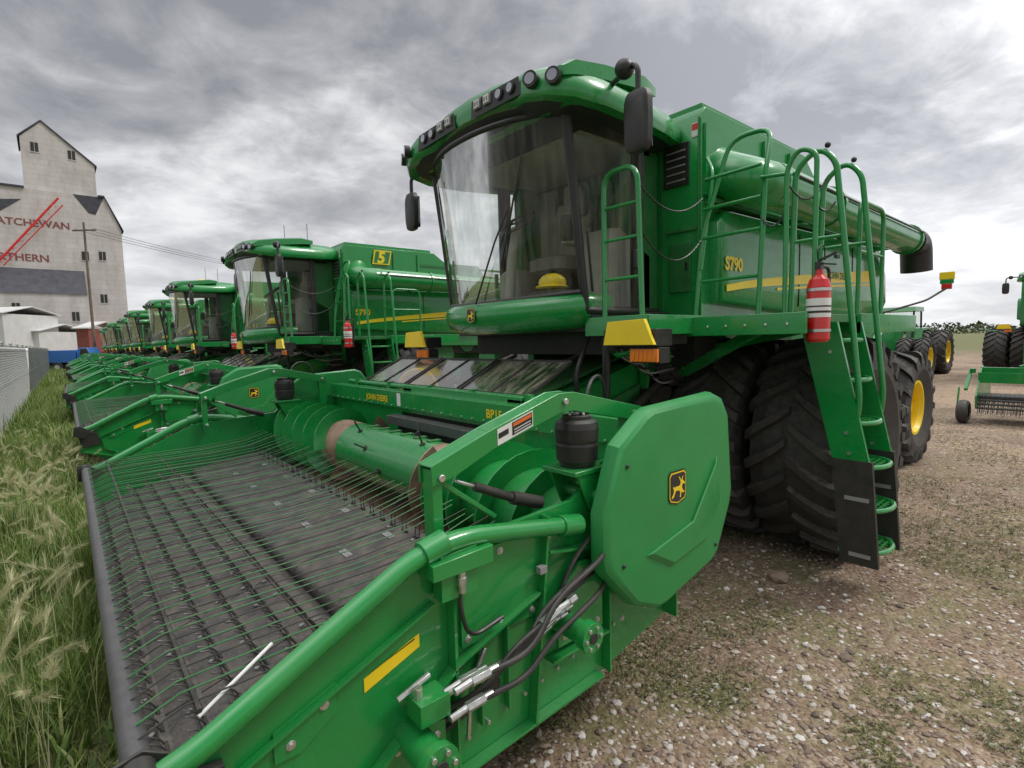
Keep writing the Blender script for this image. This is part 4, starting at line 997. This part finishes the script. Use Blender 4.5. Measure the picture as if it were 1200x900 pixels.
GW=vmat('weed_leaves',[(0,(.07,.09,.03)),(.4,(.14,.16,.05)),(.7,(.22,.21,.09)),(1,(.32,.28,.15))],.7)
vs=[];fs=[]
def blade(x,y,h,w,lean,az,segs=3):
    b=len(vs);dx,dy=math.cos(az),math.sin(az);px_,py_=-dy,dx
    for i in range(segs):
        t=i/segs;ww=w*(1-t*.75)
        cx=x+dx*lean*t*t;cy=y+dy*lean*t*t;cz=h*(t-.25*t*t*lean/h)
        vs.append((cx+px_*ww,cy+py_*ww,cz));vs.append((cx-px_*ww,cy-py_*ww,cz))
    vs.append((x+dx*lean,y+dy*lean,h*(1-.25*lean/h)))
    for i in range(segs-1):fs.append((b+2*i,b+2*i+1,b+2*i+3,b+2*i+2))
    fs.append((b+2*segs-2,b+2*segs-1,b+2*segs))
def gz(x0,x1,y0,y1,n,h0,h1,w=.004):
    for k in range(n):
        x=random.uniform(x0,x1);y=random.uniform(y0,y1)
        n1_=noise.noise(Vector((x*1.6,y*1.1,3)))
        if n1_<-.22 and random.random()<.6: continue
        q=.85+1.3*n1_
        h=random.uniform(h0,h1)*max(.3,q)
        if x>-.1: h*=max(.3,1-.55*(x+.1))
        blade(x,y,h,w*random.uniform(.6,1.3),h*random.uniform(.1,.8),random.uniform(0,2*pi))
gz(-1.35,.15,1.2,6,15000,.22,.50);gz(-1.3,.2,6,14,12000,.22,.50,.006);gz(-1.3,.3,14,34,9000,.25,.5,.011);gz(-1.3,.3,34,68,4000,.3,.5,.02)
gz(.15,1.0,1.5,8,4500,.12,.32);gz(-6,-1.35,4,40,4000,.3,.6,.01)
# broad weedy leaves among the grass
for k in range(900):
    x=random.uniform(-1.2,.1);y=random.uniform(2,12)
    for j in range(5): blade(x,y,random.uniform(.08,.25),.014,random.uniform(.06,.16),random.uniform(0,6.28),3)
me=bpy.data.meshes.new('grass');me.from_pydata(vs,[],fs);me.materials.append(GR);single('grass',me)
vs=[];fs=[]
FOX=vmat('foxtail_barley',[(0,(.42,.46,.22)),(.5,(.62,.60,.34)),(1,(.75,.70,.46))],.6,.35)
def fox(x,y,h,L_,n=60):
    az=random.uniform(0,2*pi);lean=random.uniform(.05,.2)
    d=Vector((math.cos(az),math.sin(az),0))
    blade(x,y,h,.0025,lean,az,4)
    P=Vector((x,y,h*(1-.25*lean/h)))+d*lean
    ax=(d*random.uniform(.4,1.2)+Vector((0,0,random.uniform(.2,1)))).normalized()
    for k in range(n):
        t=random.random();q=P+ax*L_*t*.7
        rd=Vector((random.gauss(0,1),random.gauss(0,1),random.gauss(0,1)));rd=(rd-ax*rd.dot(ax)).normalized()
        e=q+(ax*.75+rd*.36)*L_*.6*random.uniform(.6,1)
        s=ax.cross(rd)*.0016;b=len(vs)
        vs.extend([tuple(q+s),tuple(q-s),tuple(e)]);fs.append((b,b+1,b+2))
for k in range(520):
    x=random.uniform(-1.25,.02);y=random.uniform(2.2,3.6)+random.random()**1.3*11
    if noise.noise(Vector((x*1.5,y*.9,9)))<-.02 :continue
    fox(x,y,random.uniform(.40,.66),random.uniform(.12,.18),45)
for cx_,cy_,nn_ in((-.32,3.3,20),(-.42,3.9,12),(-.34,7.0,18),(-.6,7.6,14),(-.2,5.4,6),(-.28,9.0,12)):
    for q in range(nn_): fox(cx_+random.uniform(-.13,.13),cy_+random.uniform(-.22,.22),random.uniform(.55,.76),.20,90)
me=bpy.data.meshes.new('foxtail_grass');me.from_pydata(vs,[],fs);me.materials.append(FOX);single('foxtail_grass',me)
vs=[];fs=[]
for k in range(60000):
    d=1.9+(random.random()**1.5)*13; r=d*random.uniform(-.15,1.05);v=F*d+Rr*r
    if v.x<.5: continue
    n_=noise.noise(Vector((v.x*.55,v.y*.55,1)))+.5*noise.noise(Vector((v.x*2,v.y*2,5)))
    if n_<-.08+.28*random.random(): continue
    for j in range(3):
        az=random.uniform(0,2*pi);l=random.uniform(.008,.026);w=l*.28;x=v.x+random.uniform(-.02,.02);y=v.y+random.uniform(-.02,.02)
        dx,dy=math.cos(az),math.sin(az);b=len(vs);z=random.uniform(.003,.014)
        vs.extend([(x,y,z),(x+dx*l*.5-dy*w,y+dy*l*.5+dx*w,z+l*.4),(x+dx*l,y+dy*l,z+l*.35),(x+dx*l*.5+dy*w,y+dy*l*.5-dx*w,z+l*.4)]);fs.append((b,b+1,b+2,b+3))
for k in range(3200):
    d=2.2+random.random()*14;r=d*random.uniform(-.1,1.05);v=F*d+Rr*r
    if v.x<.6 or noise.noise(Vector((v.x*.55,v.y*.55,1)))<.0:continue
    for j in range(4): blade(v.x+random.uniform(-.03,.03),v.y+random.uniform(-.03,.03),random.uniform(.03,.10),.0022,random.uniform(.01,.06),random.uniform(0,6.28),2)
me=bpy.data.meshes.new('low_weeds');me.from_pydata(vs,[],fs);me.materials.append(GW);single('low_weeds',me)
vs=[];fs=[]
TL=vmat('distant_foliage',[(0,(.03,.05,.02)),(.5,(.06,.085,.035)),(1,(.10,.12,.06))],.9)
for k in range(14000):
    a=random.uniform(-1.1,1.35);d=random.uniform(260,300)
    x=math.sin(a+.698)*d;y=math.cos(a+.698)*d
    hh=3.6+2.6*noise.noise(Vector((a*14,0,0)))+1.2*noise.noise(Vector((a*60,0,2)))
    if hh<2.2: hh=2.2
    z=random.random()*hh;s=random.uniform(.6,1.4);b=len(vs)
    for j in range(3): vs.append((x+random.uniform(-s,s),y+random.uniform(-s,s),max(0,z+random.uniform(-s,s))))
    fs.append((b,b+1,b+2))
me=bpy.data.meshes.new('distant_treeline');me.from_pydata(vs,[],fs);me.materials.append(TL);single('distant_treeline',me)
# ------------------------------------------------------------ world
W=bpy.data.worlds.new('World');sc.world=W;W.use_nodes=True
nt=W.node_tree;nt.nodes.clear();L=nt.links
out=nn(nt,'ShaderNodeOutputWorld');bg=nn(nt,'ShaderNodeBackground');L.new(bg.outputs[0],out.inputs[0])
sky=nn(nt,'ShaderNodeTexSky');sky.sky_type='NISHITA';sky.sun_disc=False
sunel=math.radians(52);sd=Vector((.62,-.52,0)).normalized()
sky.sun_elevation=sunel;sky.sun_rotation=math.atan2(sd.x,sd.y)
tc=nn(nt,'ShaderNodeTexCoord');sp=nn(nt,'ShaderNodeSeparateXYZ');L.new(tc.outputs['Generated'],sp.inputs[0])
zz=nn(nt,'ShaderNodeMath',operation='MAXIMUM');L.new(sp.outputs[2],zz.inputs[0]);zz.inputs[1].default_value=0
za=nn(nt,'ShaderNodeMath',operation='ADD');L.new(zz.outputs[0],za.inputs[0]);za.inputs[1].default_value=.20
dv=nn(nt,'ShaderNodeVectorMath',operation='DIVIDE');L.new(tc.outputs['Generated'],dv.inputs[0]);cb=nn(nt,'ShaderNodeCombineXYZ')
for i in range(3): L.new(za.outputs[0],cb.inputs[i])
L.new(cb.outputs[0],dv.inputs[1])
def wn(scale,det,rough,dist,off):
    mp=nn(nt,'ShaderNodeMapping');mp.inputs['Location'].default_value=off;mp.inputs['Scale'].default_value=(1,1,.25);L.new(dv.outputs[0],mp.inputs[0])
    n=nn(nt,'ShaderNodeTexNoise');n.inputs['Scale'].default_value=scale;n.inputs['Detail'].default_value=det;n.inputs['Roughness'].default_value=rough;n.inputs['Distortion'].default_value=dist
    L.new(mp.outputs[0],n.inputs['Vector']);return n
n1=wn(1.0,9,.55,.3,(5.3,2.7,0));n2=wn(3.4,9,.60,.35,(7,2,0))
m1=nn(nt,'ShaderNodeMath',operation='MULTIPLY_ADD');L.new(n2.outputs[0],m1.inputs[0]);m1.inputs[1].default_value=.36
m0=nn(nt,'ShaderNodeMath',operation='MULTIPLY');L.new(n1.outputs[0],m0.inputs[0]);m0.inputs[1].default_value=.64;L.new(m0.outputs[0],m1.inputs[2])
cr=nn(nt,'ShaderNodeValToRGB');el=cr.color_ramp.elements
st=[(.40,(.29,.295,.325)),(.465,(.42,.425,.45)),(.51,(.56,.565,.585)),(.555,(.74,.745,.76)),(.61,(.93,.93,.94))]
while len(el)<len(st):el.new(.5)
for e,(q,c) in zip(el,st):e.position=q;e.color=(*c,1)
L.new(m1.outputs[0],cr.inputs[0])
hz=nn(nt,'ShaderNodeMapRange');hz.interpolation_type='SMOOTHSTEP';hz.inputs[1].default_value=0;hz.inputs[2].default_value=.34;hz.inputs[3].default_value=.62;hz.inputs[4].default_value=0;L.new(sp.outputs[2],hz.inputs[0])
mh=nn(nt,'ShaderNodeMix',data_type='RGBA');L.new(hz.outputs[0],mh.inputs[0]);L.new(cr.outputs[0],mh.inputs[6]);mh.inputs[7].default_value=(.82,.83,.86,1)
ze=nn(nt,'ShaderNodeMapRange');ze.interpolation_type='SMOOTHSTEP';ze.inputs[1].default_value=.60;ze.inputs[2].default_value=.90;ze.inputs[3].default_value=1;ze.inputs[4].default_value=3.8;L.new(sp.outputs[2],ze.inputs[0])
dt=nn(nt,'ShaderNodeVectorMath',operation='DOT_PRODUCT');L.new(tc.outputs['Generated'],dt.inputs[0])
gd=Vector((1.137,.30,.62)).normalized();dt.inputs[1].default_value=gd
gm=nn(nt,'ShaderNodeMapRange');gm.interpolation_type='SMOOTHSTEP';gm.inputs[1].default_value=.84;gm.inputs[2].default_value=1.0;gm.inputs[3].default_value=0;gm.inputs[4].default_value=.55;L.new(dt.outputs['Value'],gm.inputs[0])
sm=nn(nt,'ShaderNodeMath',operation='ADD');L.new(ze.outputs[0],sm.inputs[0]);L.new(gm.outputs[0],sm.inputs[1])
sc2=nn(nt,'ShaderNodeVectorMath',operation='SCALE');L.new(mh.outputs[2],sc2.inputs[0]);L.new(sm.outputs[0],sc2.inputs['Scale'])
sc3=nn(nt,'ShaderNodeVectorMath',operation='SCALE');L.new(sc2.outputs[0],sc3.inputs[0]);sc3.inputs['Scale'].default_value=9.3
ms=nn(nt,'ShaderNodeMix',data_type='RGBA');ms.inputs[0].default_value=.95;L.new(sky.outputs[0],ms.inputs[6]);L.new(sc3.outputs[0],ms.inputs[7])
L.new(ms.outputs[2],bg.inputs[0]);bg.inputs[1].default_value=.11
sl=bpy.data.lights.new('sun','SUN');sl.energy=1.5;sl.angle=math.radians(14);sl.color=(1,.96,.90)
so=bpy.data.objects.new('sun',sl);sc.collection.objects.link(so)
dirv=Vector((sd.x*math.cos(sunel),sd.y*math.cos(sunel),math.sin(sunel)))
so.rotation_euler=dirv.to_track_quat('Z','Y').to_euler();so.location=(0,0,30)
# ------------------------------------------------------------ camera
cd=bpy.data.cameras.new('camera');cam=bpy.data.objects.new('camera',cd);sc.collection.objects.link(cam);sc.camera=cam
cd.sensor_width=36;cd.lens=36*620/1200;cd.clip_start=.05;cd.clip_end=4000
p=math.radians(4.8);th=math.atan(.025)
Fw=Vector((math.sin(math.radians(40)),math.cos(math.radians(40)),0));Rt=Vector((Fw.y,-Fw.x,0));Z=Vector((0,0,1))
fw=Fw*math.cos(p)-Z*math.sin(p);up=Fw*math.sin(p)+Z*math.cos(p)
cx=Rt*math.cos(th)-up*math.sin(th);cy=Rt*math.sin(th)+up*math.cos(th)
M=Matrix((cx,cy,-fw)).transposed().to_4x4();M.translation=(0,0,2.05);cam.matrix_world=M
sc.view_settings.view_transform='Standard';sc.view_settings.look='None';sc.view_settings.exposure=0
